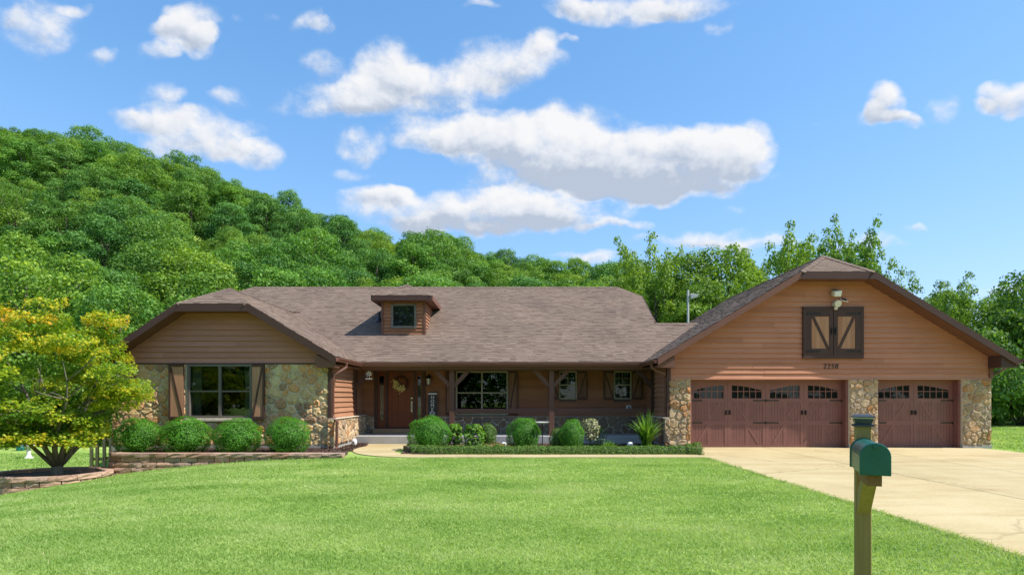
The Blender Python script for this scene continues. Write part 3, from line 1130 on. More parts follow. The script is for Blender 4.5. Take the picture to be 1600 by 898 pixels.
ven = obj('stone_veneer', MB().box(XWL, XWR + .005, YW, YW + .038, -1.0, W1[2] - .09).box(XWL, W1[0] - .02, YW, YW + .038, W1[2] - .09, 2.53)
          .box(W1[1] + .02, XWR + .005, YW, YW + .038, W1[2] - .09, 2.53), 'mortar', house)
stones(ven, 'stone_wing', (0, YW, 0), EX, NF, XWL, XWR + .005, .16, 2.53, .085, .185, holes=[(W1[0] - .06, W1[1] + .06, W1[2] - .11, 3.0)], small_below=1.3)
for (a, b) in ((XGL, 5.46), (10.33, 11.19), (13.79, XGR)):
    v = obj('stone_pillar', MB().box(a, b, YG - .02, YG + .45, .10, 2.11), 'mortar', house)
    stones(v, 'stone_garage', (0, YG - .02, 0), EX, NF, a, b, .10, 2.11, .085, .175, thick=(.02, .06), small_below=1.25)
    obj('plinth', MB().box(a - .02, b + .02, YG - .05, YG + .46, -.2, .10), 'foundation', house, bevel=.01)
v = obj('stone_wainscot', MB().box(XWR + .15, DOOR[0], YP - .10, YP + .02, .0, .86).box(DOOR[1], XGL - .15, YP - .10, YP + .02, .0, .86).box(DOOR[0], DOOR[1], YP - .05, YP + .02, .0, .455), 'mortar', house)
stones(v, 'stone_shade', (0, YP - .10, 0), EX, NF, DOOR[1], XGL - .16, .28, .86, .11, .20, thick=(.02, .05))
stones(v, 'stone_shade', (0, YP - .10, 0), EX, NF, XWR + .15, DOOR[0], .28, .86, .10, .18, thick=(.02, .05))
v = obj('stone_wainscot', MB().box(XWR - .02, XWR + .13, YW - .06, YP - .11, .16, .92), 'mortar', house)
stones(v, 'stone_garage', (XWR + .13, 0, 0), EY, (1, 0, 0), YW - .06, YP - .12, .16, .92, .10, .18, thick=(.02, .05))
stones(v, 'stone_wing', (0, YW - .06, 0), EX, NF, XWR - .04, XWR + .15, .10, .92, .08, .10, thick=(.03, .06))
v = obj('stone_wainscot', MB().box(XGL - .13, XGL + .02, YG - .06, YP - .11, .16, .92), 'mortar', house)
stones(v, 'stone_garage', (0, YG - .06, 0), EX, NF, XGL - .15, XGL + .02, .10, .92, .08, .10, thick=(.03, .06))
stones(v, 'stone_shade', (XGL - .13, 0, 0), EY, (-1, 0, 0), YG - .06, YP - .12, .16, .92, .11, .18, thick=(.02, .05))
# ledge caps over the wainscots
for q in ((XWR + .17, DOOR[0] - .02, YP - .17, YP - .022, .865, .884), (DOOR[1] + .02, XGL - .17, YP - .17, YP - .022, .865, .884),
          (XWR + .005, XWR + .20, YW - .10, YP - .18, .922, .945), (XGL - .20, XGL - .005, YG - .10, YP - .18, .922, .945)):
    obj('stone_ledge', MB().box(*q), 'mortar', house, bevel=.006)
for q in ((XWL - .0, XWR + .11, YW - .035, YW + .3, -1.1, .155), (XWR - .02, XWR + .115, YW + .301, 19.46, -.3, .15), (XGL - .115, XGL + .02, YG + .0, 19.46, -.3, .15)):
    obj('foundation', MB().box(*q), 'foundation', house)

# ---- roof
def zmain(y):
    return EZ + .6 * (y - 19.5)
main_front = [(-5.03, 19.5), (4.34, 19.5), (7.05, 22.2), (5.43, 22.2), (5.43, 24.58), (4.58, 25.5), (-11.2, 25.5), (-12.05, 24.58), (-12.05, 19.21), (-8.62, 23.1)]
roof = obj('roof', MB().prism([(x, y, zmain(y) - .02) for x, y in main_front], (0, 0, -.12)), 'brown_trim', house)
rb = MB()
back = [(-12.05, 26.42), (-11.2, 25.5), (4.58, 25.5), (5.43, 26.42), (5.43, 31.5), (-12.05, 31.5)]
rb.prism([(x, y, zmain(51 - y) - .01) for x, y in back], (0, 0, -.12))
rb.prism([(5.43, 24.58, zmain(24.58) - .01), (5.43, 26.42, zmain(24.58) - .01), (4.58, 25.5, 6.31)], (0, 0, -.1))
rb.prism([(-12.05, 26.42, zmain(24.58) - .01), (-12.05, 24.58, zmain(24.58) - .01), (-11.2, 25.5, 6.31)], (0, 0, -.1))
rb.prism([(5.0, 22.2, zmain(22.2) - .01), (7.3, 22.2, zmain(22.2) - .01), (7.3, 24.9, EZ), (5.0, 24.9, EZ)], (0, 0, -.12))
obj('back_slope', rb, 'shingle', roof)

def shingles(parent, poly, zf, udir, expo=.135, t=.014):
    """poly in plan (x, y), zf(x, y) the roof height, udir: 'x' courses run along x and climb in y, 'y' / '-y' courses run along y and climb in x / -x, """
    V, Fc = [], []
    if udir == 'x':
        A = [(x, y) for x, y in poly]
        back_ = lambda u, w: (u, w)
    elif udir == 'y':
        A = [(y, x) for x, y in poly]
        back_ = lambda u, w: (w, u)
    else:
        A = [(y, -x) for x, y in poly]
        back_ = lambda u, w: (-w, u)
    if area(A) < 0:
        A = A[::-1]
    us, ws = [a[0] for a in A], [a[1] for a in A]
    x0, y0 = back_(us[0], min(ws))
    x1, y1 = back_(us[0], min(ws) + 1)
    sl = abs(zf(x1, y1) - zf(x0, y0))
    step = expo / math.sqrt(1 + sl * sl)
    w = min(ws) - .02
    E = [(A[i], A[(i + 1) % len(A)]) for i in range(len(A))]
    while w < max(ws):
        u = min(us) - random.uniform(0, .3)
        while u < max(us):
            wd = random.uniform(.12, .30)
            Q = [(u, w), (u + wd, w), (u + wd, w + step * 1.25), (u, w + step * 1.25)]
            mid = (u + wd / 2, w + step * .6)
            near = [(a, b) for a, b in E if min(a[0], b[0]) - .02 < u + wd and max(a[0], b[0]) + .02 > u and min(a[1], b[1]) - .05 < w + step * 1.3 and max(a[1], b[1]) + .05 > w]
            if inpoly(mid[0], mid[1], A) or near:
                if near:
                    if not (inpoly(mid[0], mid[1], A) or any(inpoly(q[0], q[1], A) for q in Q)):
                        u += wd
                        continue
                    for a, b in near:
                        dx, dy_ = b[0] - a[0], b[1] - a[1]
                        Q2 = clip(Q, dy_, -dx, dy_ * a[0] - dx * a[1])
                        Q = Q2
                        if len(Q) < 3:
                            break
                if len(Q) >= 3:
                    tt = t * random.choice((.8, 1.0, 1.6))
                    n = len(V)
                    k = len(Q)
                    for (qu, qw) in Q:
                        x, y = back_(qu, qw)
                        V.append((x, y, zf(x, y) + .004 + tt * (1 - .8 * (qw - w) / (step * 1.25))))
                    Fc.append(tuple(range(n, n + k)))
                    low = [i for i in range(k) if abs(Q[i][1] - w) < 1e-4]
                    if len(low) == 2:
                        i, j = low
                        m_ = len(V)
                        V.append((V[n + i][0], V[n + i][1], V[n + i][2] - tt))
                        V.append((V[n + j][0], V[n + j][1], V[n + j][2] - tt))
                        Fc.append((n + i, m_, m_ + 1, n + j))
            u += wd
        w += step
    me = bpy.data.meshes.new('shingles')
    me.from_pydata(V, [], Fc)
    o = obj('shingles', me, 'shingle', parent)
    o['kind'] = 'stuff'
    return o

def caps(parent, a, b, w=.13, drop=.075):
    """ridge or hip cap shingles"""
    a, b = Vector(a), Vector(b)
    d = b - a
    L = d.length
    d.normalize()
    s = d.cross(Vector((0, 0, 1))).normalized()
    V, Fc = [], []
    t = 0
    while t < L:
        e = min(t + .24, L)
        n = len(V)
        for q, lift in ((t, .032), (e, .020)):
            p = a + d * q
            V += [tuple(p + s * w + Vector((0, 0, lift - drop))), tuple(p + Vector((0, 0, lift))), tuple(p - s * w + Vector((0, 0, lift - drop)))]
        Fc += [(n, n + 1, n + 4, n + 3), (n + 1, n + 2, n + 5, n + 4), (n, n + 2, n + 1)]
        t += .2
    me = bpy.data.meshes.new('ridge_cap')
    me.from_pydata(V, [], Fc)
    o = obj('ridge_cap', me, 'shingle', parent)
    o['kind'] = 'stuff'

def fascia(parent, a, b, n, t=.04, h=.22, mat='dark_trim', dz=.0, name='fascia'):
    a, b, n = Vector(a) + Vector((0, 0, dz)), Vector(b) + Vector((0, 0, dz)), Vector(n) * t
    hh = Vector((0, 0, h))
    return obj(name, MB().hexa([a - hh, b - hh, b - hh + n, a - hh + n, a, b, b + n, a + n]), mat, parent)

shingles(roof, main_front, lambda x, y: zmain(y), 'x')
caps(roof, (-11.2, 25.5, 6.32), (4.58, 25.5, 6.32))
caps(roof, (5.43, 24.58, zmain(24.58)), (4.58, 25.5, 6.32))
caps(roof, (-12.05, 24.58, zmain(24.58)), (-11.2, 25.5, 6.32))
caps(roof, (5.43, 22.2, zmain(22.2)), (7.05, 22.2, zmain(22.2)))
fascia(roof, (5.44, 22.1, zmain(22.1)), (5.44, 24.58, zmain(24.58)), (1, 0, 0), h=.2)

# wing roof
def zwr(x, y):
    return EZ + WR_S * (-5.03 - x)
def zwl(x, y):
    return 4.225 + WL_S * (x + 9.58)
wing_r = [(-5.03, 16.75), (-5.03, 19.5), (-8.62, 23.1), (-8.62, 17.94), (-7.53, 16.75)]
wing_l = [(-12.05, 16.75), (-9.58, 16.75), (-8.62, 17.94), (-8.62, 23.1), (-12.05, 19.2)]
ZR = zwl(-8.62, 0)
hipz = lambda x, y: 4.225 + (y - 16.75) * (ZR - 4.225) / (17.94 - 16.75)
wing_h = [(-9.58, 16.75), (-7.53, 16.75), (-8.62, 17.94)]
for poly, zf, d in ((wing_r, zwr, '-y'), (wing_l, zwl, 'y'), (wing_h, hipz, 'x')):
    r_ = obj('roof', MB().prism([(x, y, zf(x, y) - .02) for x, y in poly], (0, 0, -.12)), 'brown_trim', house)
    shingles(r_, poly, zf, d)
rw = r_
caps(rw, (-8.62, 17.94, ZR), (-8.62, 23.1, ZR))
caps(rw, (-9.58, 16.75, 4.225), (-8.62, 17.94, ZR))
caps(rw, (-7.53, 16.75, 4.225), (-8.62, 17.94, ZR))
fy = 16.745
fascia(rw, (-12.05, fy, zwl(-12.05, 0)), (-9.58, fy, 4.225), NF)
fascia(rw, (-9.58, fy, 4.225), (-7.53, fy, 4.225), NF, dz=.001)
fascia(rw, (-7.53, fy, 4.225), (-5.03, fy, EZ), NF)
fascia(rw, (-12.06, 16.75, zwl(-12.05, 0)), (-12.06, 19.2, zwl(-12.05, 0)), (-1, 0, 0), h=.18)
sof = MB()
def soffit(mb, pts, y0, y1):
    for (x0, z0), (x1, z1) in zip(pts[:-1], pts[1:]):
        mb.hexa([(x0, y0, z0), (x1, y0, z1), (x1, y1, z1), (x0, y1, z0), (x0, y0, z0 + .02), (x1, y0, z1 + .02), (x1, y1, z1 + .02), (x0, y1, z0 + .02)])
soffit(sof, [(-11.9, zwl(-11.9, 0) - .2), (-9.55, 4.03), (-7.56, 4.03), (-5.15, zwr(-5.15, 0) - .2)], 16.75, YW + .02)
obj('soffit', sof, 'brown_trim', rw)
obj('eave_return', MB().hexa([(-5.62, 16.76, 2.42), (-5.05, 16.76, 2.42), (-5.05, YW, 2.42), (-5.62, YW, 2.42), (-5.62, 16.76, 2.80), (-5.05, 16.76, 2.52), (-5.05, YW, 2.52), (-5.62, YW, 2.80)]), 'brown_trim', rw)
obj('eave_soffit', MB().box(-5.36, -5.05, 16.8, 19.5, 2.50, 2.52), 'brown_trim', rw)

# garage roof
zgl = lambda x, y: EZ + .605 * (x - 4.34)
zgr = lambda x, y: EZ + .605 * (15.07 - x)
GRZ = zgl(9.705, 0)
zf0 = zgl(8.60, 0)
zgh = lambda x, y: zf0 + (y - 17.5) * (GRZ - zf0) / .83
gar_l = [(4.34, 17.5), (8.60, 17.5), (9.705, 18.33), (9.705, 26.5), (7.05, 26.5), (7.05, 22.2), (4.34, 19.5)]
gar_r = [(15.07, 17.5), (15.07, 26.5), (9.705, 26.5), (9.705, 18.33), (10.81, 17.5)]
gar_h = [(8.60, 17.5), (10.81, 17.5), (9.705, 18.33)]
for poly, zf, d in ((gar_l, zgl, 'y'), (gar_r, zgr, '-y'), (gar_h, zgh, 'x')):
    r_ = obj('roof', MB().prism([(x, y, zf(x, y) - .02) for x, y in poly], (0, 0, -.12)), 'brown_trim', house)
    shingles(r_, poly, zf, d)
rg = r_
caps(rg, (9.705, 18.33, GRZ), (9.705, 26.5, GRZ))
caps(rg, (8.60, 17.5, zf0), (9.705, 18.33, GRZ))
caps(rg, (10.81, 17.5, zf0), (9.705, 18.33, GRZ))
fy = 17.495
fascia(rg, (4.34, fy, EZ), (8.60, fy, zf0), NF, h=.20, mat='brown_trim')
fascia(rg, (8.60, fy, zf0), (10.81, fy, zf0), NF, dz=.001, h=.22)
fascia(rg, (10.81, fy, zf0), (15.07, fy, EZ), NF, h=.22)
fascia(rg, (15.075, 17.5, EZ), (15.075, 26.5, EZ), (1, 0, 0), h=.18)
sof = MB()
soffit(sof, [(4.45, zgl(4.45, 0) - .2), (8.62, zf0 - .19), (10.79, zf0 - .19), (14.95, zgr(14.95, 0) - .2)], 17.5, YG + .02)
obj('soffit', sof, 'brown_trim', rg)
for s in (0, 1):
    xa, xb = (4.36, 4.86) if s == 0 else (15.05, 14.58)
    obj('eave_return', MB().hexa([(min(xa, xb), 17.51, 2.45), (max(xa, xb), 17.51, 2.45), (max(xa, xb), YG, 2.45), (min(xa, xb), YG, 2.45),
                                  (min(xa, xb), 17.51, 2.52 if s == 0 else 2.80), (max(xa, xb), 17.51, 2.80 if s == 0 else 2.52),
                                  (max(xa, xb), YG, 2.80 if s == 0 else 2.52), (min(xa, xb), YG, 2.52 if s == 0 else 2.80)]), 'brown_trim' if s == 0 else 'dark_trim', rg)
eo = MB().box(4.36, 4.82, 18.0, 19.6, 2.50, 2.52)
eo.box(14.6, 15.05, 18.0, 26.4, 2.50, 2.52)
obj('eave_soffit', eo, 'brown_trim', rg)

# ---- gutters and downspouts
def gutter(a, b, n):
    """k-style trough from a to b, open top, n points away from the wall"""
    a, b, n = Vector(a), Vector(b), Vector(n)
    prof = [(0, 0), (.012, -.11), (.07, -.115), (.10, -.05), (.115, -.03), (.115, .005), (.10, .005), (.10, -.025), (.065, -.10), (.02, -.10), (.008, 0)]
    mb = MB()
    pts = [a + n * u + Vector((0, 0, w)) for u, w in prof]
    if (b - a).cross(n).z > 0:
        pts = pts[::-1]
    mb.prism(pts, b - a)
    return obj('gutter', mb, 'gutter_brown', house)
gutter((-5.02, 19.50, 2.69), (4.34, 19.50, 2.69), (0, -1, 0))
gutter((-5.02, 16.72, 2.69), (-5.02, 19.38, 2.69), (1, 0, 0))
gutter((4.33, 17.47, 2.69), (4.33, 19.38, 2.69), (-1, 0, 0))
gutter((15.12, 17.5, 2.69), (15.12, 26.4, 2.69), (1, 0, 0))

def downspout(path, w=.075):
    mb = MB()
    path = [Vector(p) for p in path]
    for a, b in zip(path[:-1], path[1:]):
        d = (b - a).normalized() * .012
        mb.bar(a - d, b + d, w, w * .8, up=(0, 1, 0) if abs((b - a).normalized().z) > .9 else (0, 0, 1))
    return obj('downspout', mb, 'gutter_brown', house, bevel=.012)
downspout([(-4.95, 17.55, 2.58), (-4.95, 17.55, 2.46), (-5.10, 17.40, 2.33), (-5.26, 17.28, 2.22), (-5.26, 17.26, 1.02), (-5.20, 17.20, .94), (-5.09, 17.08, .86), (-5.09, 17.06, .12), (-5.05, 16.94, .05)])
downspout([(4.27, 17.95, 2.58), (4.27, 17.95, 2.46), (4.44, 17.95, 2.36), (4.66, 17.98, 2.28), (4.73, 18.08, 2.18), (4.73, 18.10, 1.06), (4.66, 18.1, .94), (4.57, 18.1, .86), (4.57, 18.1, .10)])
downspout([(15.18, 18.1, 2.58), (15.18, 18.1, 2.44), (14.86, 18.15, 2.25), (14.74, 18.2, 2.1), (14.74, 18.2, .12)])

# ---- porch
obj('porch_floor', MB().box(XWR + .15, XGL - .15, 19.45, YP - .11, .0, .28), 'porch_concrete', house, bevel=.012)
obj('door_step', MB().box(-4.92, -3.02, 20.70, YP - .06, .281, .455), 'stone_shade', house, bevel=.01)
obj('porch_ceiling', MB().box(XWR, XGL, 19.62, YP, 2.60, 2.63), 'brown_trim', house)
obj('porch_beam', MB().box(XWR + .02, XGL - .04, 19.72, 19.88, 2.46, 2.60), 'post_wood', house, bevel=.008)
obj('porch_fascia', MB().box(-5.0, 4.4, 19.52, 19.56, 2.50, 2.66), 'brown_trim', house)
for X in (-2.02, 1.33):
    p = obj('porch_post', MB().box(X - .085, X + .085, 19.715, 19.885, .28, 2.46), 'post_wood', house, bevel=.008)
    for s in (-1, 1):
        obj('brace', MB().bar((X + s * .06, 19.8, 1.93), (X + s * .60, 19.8, 2.50), .10, .13), 'post_wood', p)
    obj('post_base', MB().box(X - .11, X + .11, 19.69, 19.91, .281, .34), 'post_wood', p)
for X, s in ((XWR + .05, 1), (XGL - .05, -1)):
    obj('end_brace', MB().bar((X, 19.8, 1.90), (X + s * .56, 19.8, 2.5), .11, .15), 'dark_trim', house)
    obj('end_post', MB().box(X - .05, X + .05, 19.72, 19.88, .95, 2.46), 'dark_trim_upright', house)
for a, b in ((-1.935, 1.245), (1.415, XGL - .15)):
    obj('porch_rail', MB().box(a, b, 19.74, 19.86, 1.03, 1.18), 'post_wood', house, bevel=.008)

# ---- windows
def window(h, y, mull, meet, mat, rec=.06, fw=.05, curtains=0, muntin=False, proud=.03):
    x0, x1, z0, z1 = h
    w = obj('window', MB().box(x0 - .01, x0 + fw, y - proud, y + rec + .05, z0, z1).box(x1 - fw, x1 + .01, y - proud, y + rec + .05, z0, z1)
            .box(x0 + fw, x1 - fw, y - proud, y + rec + .05, z1 - fw, z1 + .01).box(x0 + fw, x1 - fw, y - proud - .012, y + rec + .05, z0 - .01, z0 + fw), mat, house, bevel=.004)
    xs = [x0 + fw] + [v for m_ in mull for v in (m_ - fw * .6, m_ + fw * .6)] + [x1 - fw]
    for m_ in mull:
        obj('mullion', MB().box(m_ - fw * .6, m_ + fw * .6, y - proud * .6, y + rec + .04, z0 + fw, z1 - fw), mat, w)
    for a, b in zip(xs[::2], xs[1::2]):
        zs = [(z0 + fw, meet - .02), (meet + .02, z1 - fw)] if meet else [(z0 + fw, z1 - fw)]
        if meet:
            obj('meeting_rail', MB().box(a, b, y + .005, y + rec + .02, meet - .022, meet + .022), mat, w)
        for k, (c, d) in enumerate(zs):
            obj('pane', MB().box(a, b, y + rec * (.55 if k else .85), y + rec * (.55 if k else .85) + .006, c, d), 'window_glass', w)
        if muntin:
            mu = MB()
            xm = (a + b) / 2
            mu.box(xm - .008, xm + .008, y + .028, y + .04, z0 + fw, z1 - fw)
            for q in (.25, .75):
                zq = z0 + (z1 - z0) * q
                mu.box(a, b, y + .026, y + .038, zq - .008, zq + .008)
            obj('muntin', mu, mat, w)
    if curtains:
        for s in (0, 1):
            mb = MB()
            n = 9
            base = x0 + .04 if s == 0 else x1 - .04 - curtains
            pts = []
            for i in range(n * 2 + 1):
                u = base + curtains * i / (n * 2)
                pts.append((u, y + .22 + (.02 if i % 2 else -.02)))
            for (ua, va), (ub, vb) in zip(pts[:-1], pts[1:]):
                mb.poly([(ua, va, z0 - .05), (ub, vb, z0 - .05), (ub, vb, z1 + .05), (ua, va, z1 + .05)])
            obj('curtain', mb, 'curtain', w)
    return w
w1 = window(W1, YW, [-8.55], 1.74, 'frame_grey', .07, .065, curtains=.26)
obj('sill', MB().box(W1[0] - .06, W1[1] + .06, YW - .09, YW + .03, W1[2] - .10, W1[2] - .012), 'mortar', w1, bevel=.012)
window(PW, YP, [-1.075], 1.72, 'frame_tan', .06, .045, curtains=.0)
window(SW1, YP, [], 2.0, 'frame_tan', .06, .04, muntin=True)
window(SW2, YP, [], 2.0, 'frame_tan', .06, .04, curtains=.2, muntin=True)

def shutter(x0, x1, z0, z1, y, flip, edge=.05, board='tan_board'):
    s = obj('shutter', MB().box(x0, x1, y - .03, y, z0, z1), 'dark_trim_upright', house)
    n = 3
    w_ = (x1 - x0 - .004) / n
    for i in range(n):
        obj('board', MB().box(x0 + .002 + i * w_ + .002, x0 + .002 + (i + 1) * w_ - .002, y - .044, y - .031, z0 + .06, z1 - .06), board, s)
    obj('batten', MB().box(x0, x1, y - .065, y - .045, z1 - .075, z1 - .0), 'dark_trim', s)
    obj('batten', MB().box(x0, x1, y - .065, y - .045, z0, z0 + .075), 'dark_trim', s)
    xe = (x0, x0 + edge) if not flip else (x1 - edge, x1)
    obj('stile', MB().box(xe[0], xe[1], y - .062, y - .045, z0 + .076, z1 - .076), 'dark_trim_upright', s)
    a, b = ((x0 + .06, z1 - .09), (x1 - .03, z0 + .09)) if not flip else ((x1 - .06, z1 - .09), (x0 + .03, z0 + .09))
    obj('brace', MB().bar((a[0], y - .053, a[1]), (b[0], y - .053, b[1]), .05, .014, up=(0, 1, 0)), 'dark_trim_upright', s)
shutter(-9.98, -9.56, .93, 2.53, YW - .075, False)
shutter(-7.56, -7.20, .93, 2.53, YW - .075, True)
for (a, b, f, z0) in ((PW[0] - .36, PW[0] - .03, False, .95), (PW[1] + .03, PW[1] + .36, True, .95), (SW1[0] - .37, SW1[0] - .03, False, 1.49), (SW1[1] + .03, SW1[1] + .37, True, 1.49),
                      (SW2[0] - .37, SW2[0] - .03, False, 1.49), (SW2[1] + .03, SW2[1] + .37, True, 1.49)):
    shutter(a, b, z0, 2.49, YP - .03, f, .04, 'brown_board')

# ---- entry door with sidelights
fd = obj('entry_door', MB().box(-4.425, -3.50, YP + .03, YP + .075, .48, 2.47), 'door_red', house)
dx0, dx1 = -4.425, -3.50
for (a, b, c, d) in ((dx0, dx0 + .14, .48, 2.47), (dx1 - .14, dx1, .48, 2.47)):
    obj('stile', MB().box(a, b, YP + .012, YP + .03, c, d), 'door_red', fd, bevel=.004)
for c, d in ((.48, .74), (1.86, 1.96), (2.33, 2.47)):
    obj('rail', MB().box(dx0 + .14, dx1 - .14, YP + .012, YP + .03, c, d), 'door_red', fd, bevel=.004)
for x in (dx0 + .335, dx1 - .335):
    obj('mullion', MB().box(x - .03, x + .03, YP + .013, YP + .03, .74, 1.86), 'door_red', fd, bevel=.004)
hd = MB().tube([(-3.585, YP + .01, 1.38), (-3.585, YP - .05, 1.36), (-3.585, YP - .05, 1.12), (-3.585, YP + .01, 1.10)], .012, 8)
hd.box(-3.61, -3.56, YP + .0, YP + .012, 1.04, 1.42)
obj('handle', hd, 'silver', fd)
obj('deadbolt', MB().tube([(-3.585, YP + .012, 1.53), (-3.585, YP - .02, 1.53)], .03, 14), 'silver', fd)
df = obj('door_frame', MB().box(DOOR[0], -4.80, YP - .045, YP + .15, .46, 2.56).box(-3.20, DOOR[1], YP - .045, YP + .15, .46, 2.56).box(-4.80, -3.20, YP - .045, YP + .15, 2.475, 2.56)
         .box(-4.52, -4.43, YP - .03, YP + .15, .46, 2.475).box(-3.495, -3.425, YP - .03, YP + .15, .46, 2.475), 'dark_trim_upright', house, bevel=.004)
obj('threshold', MB().box(-4.80, -3.20, YP - .12, YP + .1, .456, .478), 'dark_trim', df)
for a, b in ((-4.80, -4.52), (-3.425, -3.20)):
    sl = obj('sidelight', MB().box(a, a + .055, YP + .0, YP + .06, .48, 2.475).box(b - .055, b, YP + .0, YP + .06, .48, 2.475).box(a + .055, b - .055, YP + .0, YP + .06, .48, .74).box(a + .055, b - .055, YP + .0, YP + .06, 2.32, 2.475), 'door_red', df)
    obj('pane', MB().box(a + .055, b - .055, YP + .03, YP + .036, .74, 2.32), 'window_glass', sl)
    obj('blind', MB().box(a + .06, b - .06, YP + .09, YP + .095, .70, 2.0), 'curtain', sl)

# ---- dormer
dm = obj('dormer', MB().box(-4.70, -3.17, 21.36, 24.0, 3.6, 5.05), 'wall_core', house)
DW = (-4.36, -3.50, 4.12, 4.93)
for (x0, x1) in ((-4.74, -4.66), (-3.21, -3.13)):
    obj('corner_board', MB().box(x0, x1, 21.30, 21.40, 3.80, 5.04), 'brown_trim', dm)
siding(dm, 'porch_siding', (0, 21.355, 0), EX, NF, 3.84, 5.04, lambda z: (-4.66, -3.21), .125, holes=[(DW[0] - .02, DW[1] + .02, DW[2] - .03, DW[3] + .05)])
siding(dm, 'side_siding', (-3.165, 0, 0), EY, (1, 0, 0), 3.84, 5.04, lambda z: (21.4, 19.5 + (z - EZ) / .6 + .1), .125)
dwf = obj('window_frame', MB().box(DW[0] - .03, DW[0] + .05, 21.31, 21.36, DW[2], DW[3]).box(DW[1] - .05, DW[1] + .03, 21.31, 21.36, DW[2], DW[3]).box(DW[0] + .05, DW[1] - .05, 21.31, 21.36, DW[3] - .05, DW[3] + .03)
          .box(DW[0] - .05, DW[1] + .05, 21.29, 21.36, DW[2] - .06, DW[2] + .03), 'frame_grey', dm, bevel=.004)
obj('pane', MB().box(DW[0] + .05, DW[1] - .05, 21.335, 21.341, DW[2] + .03, DW[3] - .05), 'garage_glass', dm)
dx0, dx1, dyf, dz = -5.02, -2.87, 21.02, 5.20
apex_y, apex_z = dyf + 1.07, 5.20 + .58
yb = 19.5 + (dz - EZ) / .6
yt = 19.5 + (apex_z - EZ) / .6
xm = (dx0 + dx1) / 2
droof = obj('dormer_roof', MB().box(dx0 + .03, dx1 - .03, dyf + .03, yb + .1, dz - .17, dz - .14), 'brown_trim', dm)
hz = lambda x, y: dz + (y - dyf) * .58 / 1.07
sl_l = lambda x, y: dz + (x - dx0) * .58 / (xm - dx0)
sl_r = lambda x, y: dz + (dx1 - x) * .58 / (dx1 - xm)
for poly, zf, d in (([(dx0, dyf), (dx1, dyf), (xm, apex_y)], hz, 'x'), ([(dx0, dyf), (xm, apex_y), (xm, yt), (dx0, yb)], sl_l, 'y'), ([(dx1, dyf), (dx1, yb), (xm, yt), (xm, apex_y)], sl_r, '-y')):
    r_ = obj('roof_deck', MB().prism([(x, y, zf(x, y) - .015) for x, y in poly], (0, 0, -.06)), 'brown_trim', droof)
    shingles(droof, poly, zf, d)
caps(droof, (dx0, dyf, dz), (xm, apex_y, apex_z), .09, .04)
caps(droof, (dx1, dyf, dz), (xm, apex_y, apex_z), .09, .04)
caps(droof, (xm, apex_y, apex_z), (xm, yt, apex_z), .09, .04)
fascia(droof, (dx0, dyf, dz - .005), (dx1, dyf, dz - .005), NF, .03, .17)
fascia(droof, (dx1, dyf, dz - .006), (dx1, yb, dz - .006), (1, 0, 0), .03, .17, mat='brown_trim')
fascia(droof, (dx0, dyf, dz - .006), (dx0, yb, dz - .006), (-1, 0, 0), .03, .17, mat='brown_trim')
# plumbing vent beside the dormer
vp = at(592, 492, 22.4)
obj('vent_pipe', MB().tube([(vp.x, vp.y, 4.0), (vp.x, vp.y, zmain(vp.y) + .34)], .05, 12).lathe([(.16, -.05), (.07, .10)], (vp.x, vp.y, zmain(vp.y) + .02), 12), 'slate_plastic', house)

# ---- loft door on the garage gable
ld = obj('loft_door', MB().box(LOFT[0], LOFT[1], YG - .03, YG + .03, LOFT[2], LOFT[3]), 'dark_trim', house)
lx0, lx1, lz0, lz1 = LOFT
for (a, b, c, d) in ((lx0 - .0, lx1 + .0, lz1 - .10, lz1), (lx0, lx1, lz0, lz0 + .10)):
    obj('rail', MB().box(a, b, YG - .075, YG - .031, c, d), 'dark_trim', ld, bevel=.004)
for (a, b) in ((lx0, lx0 + .10), (lx1 - .10, lx1)):
    obj('stile', MB().box(a, b, YG - .073, YG - .031, lz0 + .1, lz1 - .1), 'dark_trim_upright', ld, bevel=.004)
mid = (lx0 + lx1) / 2
for s in (-1, 1):
    xo = mid + s * ((lx1 - lx0) / 2 - .10)
    leaf_ = obj('leaf', MB().box(min(mid + s * .008, xo), max(mid + s * .008, xo), YG - .05, YG - .031, lz0 + .1, lz1 - .1), 'dark_trim_upright', ld)
    xa, xb = sorted((mid + s * .135, xo - s * .16))
    n = 4
    w_ = (xb - xa) / n
    for i in range(n):
        obj('board', MB().box(xa + i * w_ + .002, xa + (i + 1) * w_ - .002, YG - .058, YG - .051, lz0 + .30, lz1 - .30), 'tan_board', ld)
    for (a, b, c, d) in ((mid + s * .01, mid + s * .13, lz0 + .1, lz1 - .1), (xo - s * .155, xo, lz0 + .1, lz1 - .1)):
        obj('stile', MB().box(min(a, b), max(a, b), YG - .068, YG - .051, c, d), 'dark_trim_upright', ld)
    obj('rail', MB().box(xa, xb, YG - .067, YG - .051, lz1 - .30, lz1 - .1), 'dark_trim', ld)
    obj('rail', MB().box(xa, xb, YG - .067, YG - .051, lz0 + .1, lz0 + .30), 'dark_trim', ld)
    obj('brace', MB().bar((xo - s * .19, YG - .063, lz1 - .29), (mid + s * .16, YG - .063, lz0 + .29), .085, .012, up=(0, 1, 0)), 'dark_trim_upright', ld)
    for z in (lz1 - .215, lz0 + .215):
        obj('hinge', MB().box(min(xo - s * .02, xo - s * .42), max(xo - s * .02, xo - s * .42), YG - .085, YG - .069, z - .018, z + .018).box(min(xo - s * .04, xo - s * .0), max(xo - s * .04, xo - s * .0), YG - .09, YG - .069, z - .035, z + .035), 'black_iron', ld)
    obj('handle', MB().tube([(mid + s * .06, YG - .07, 3.66), (mid + s * .06, YG - .105, 3.64), (mid + s * .06, YG - .105, 3.52), (mid + s * .06, YG - .07, 3.50)], .016, 8).box(mid + s * .06 - .03, mid + s * .06 + .03, YG - .076, YG - .068, 3.46, 3.70), 'black_iron', ld)

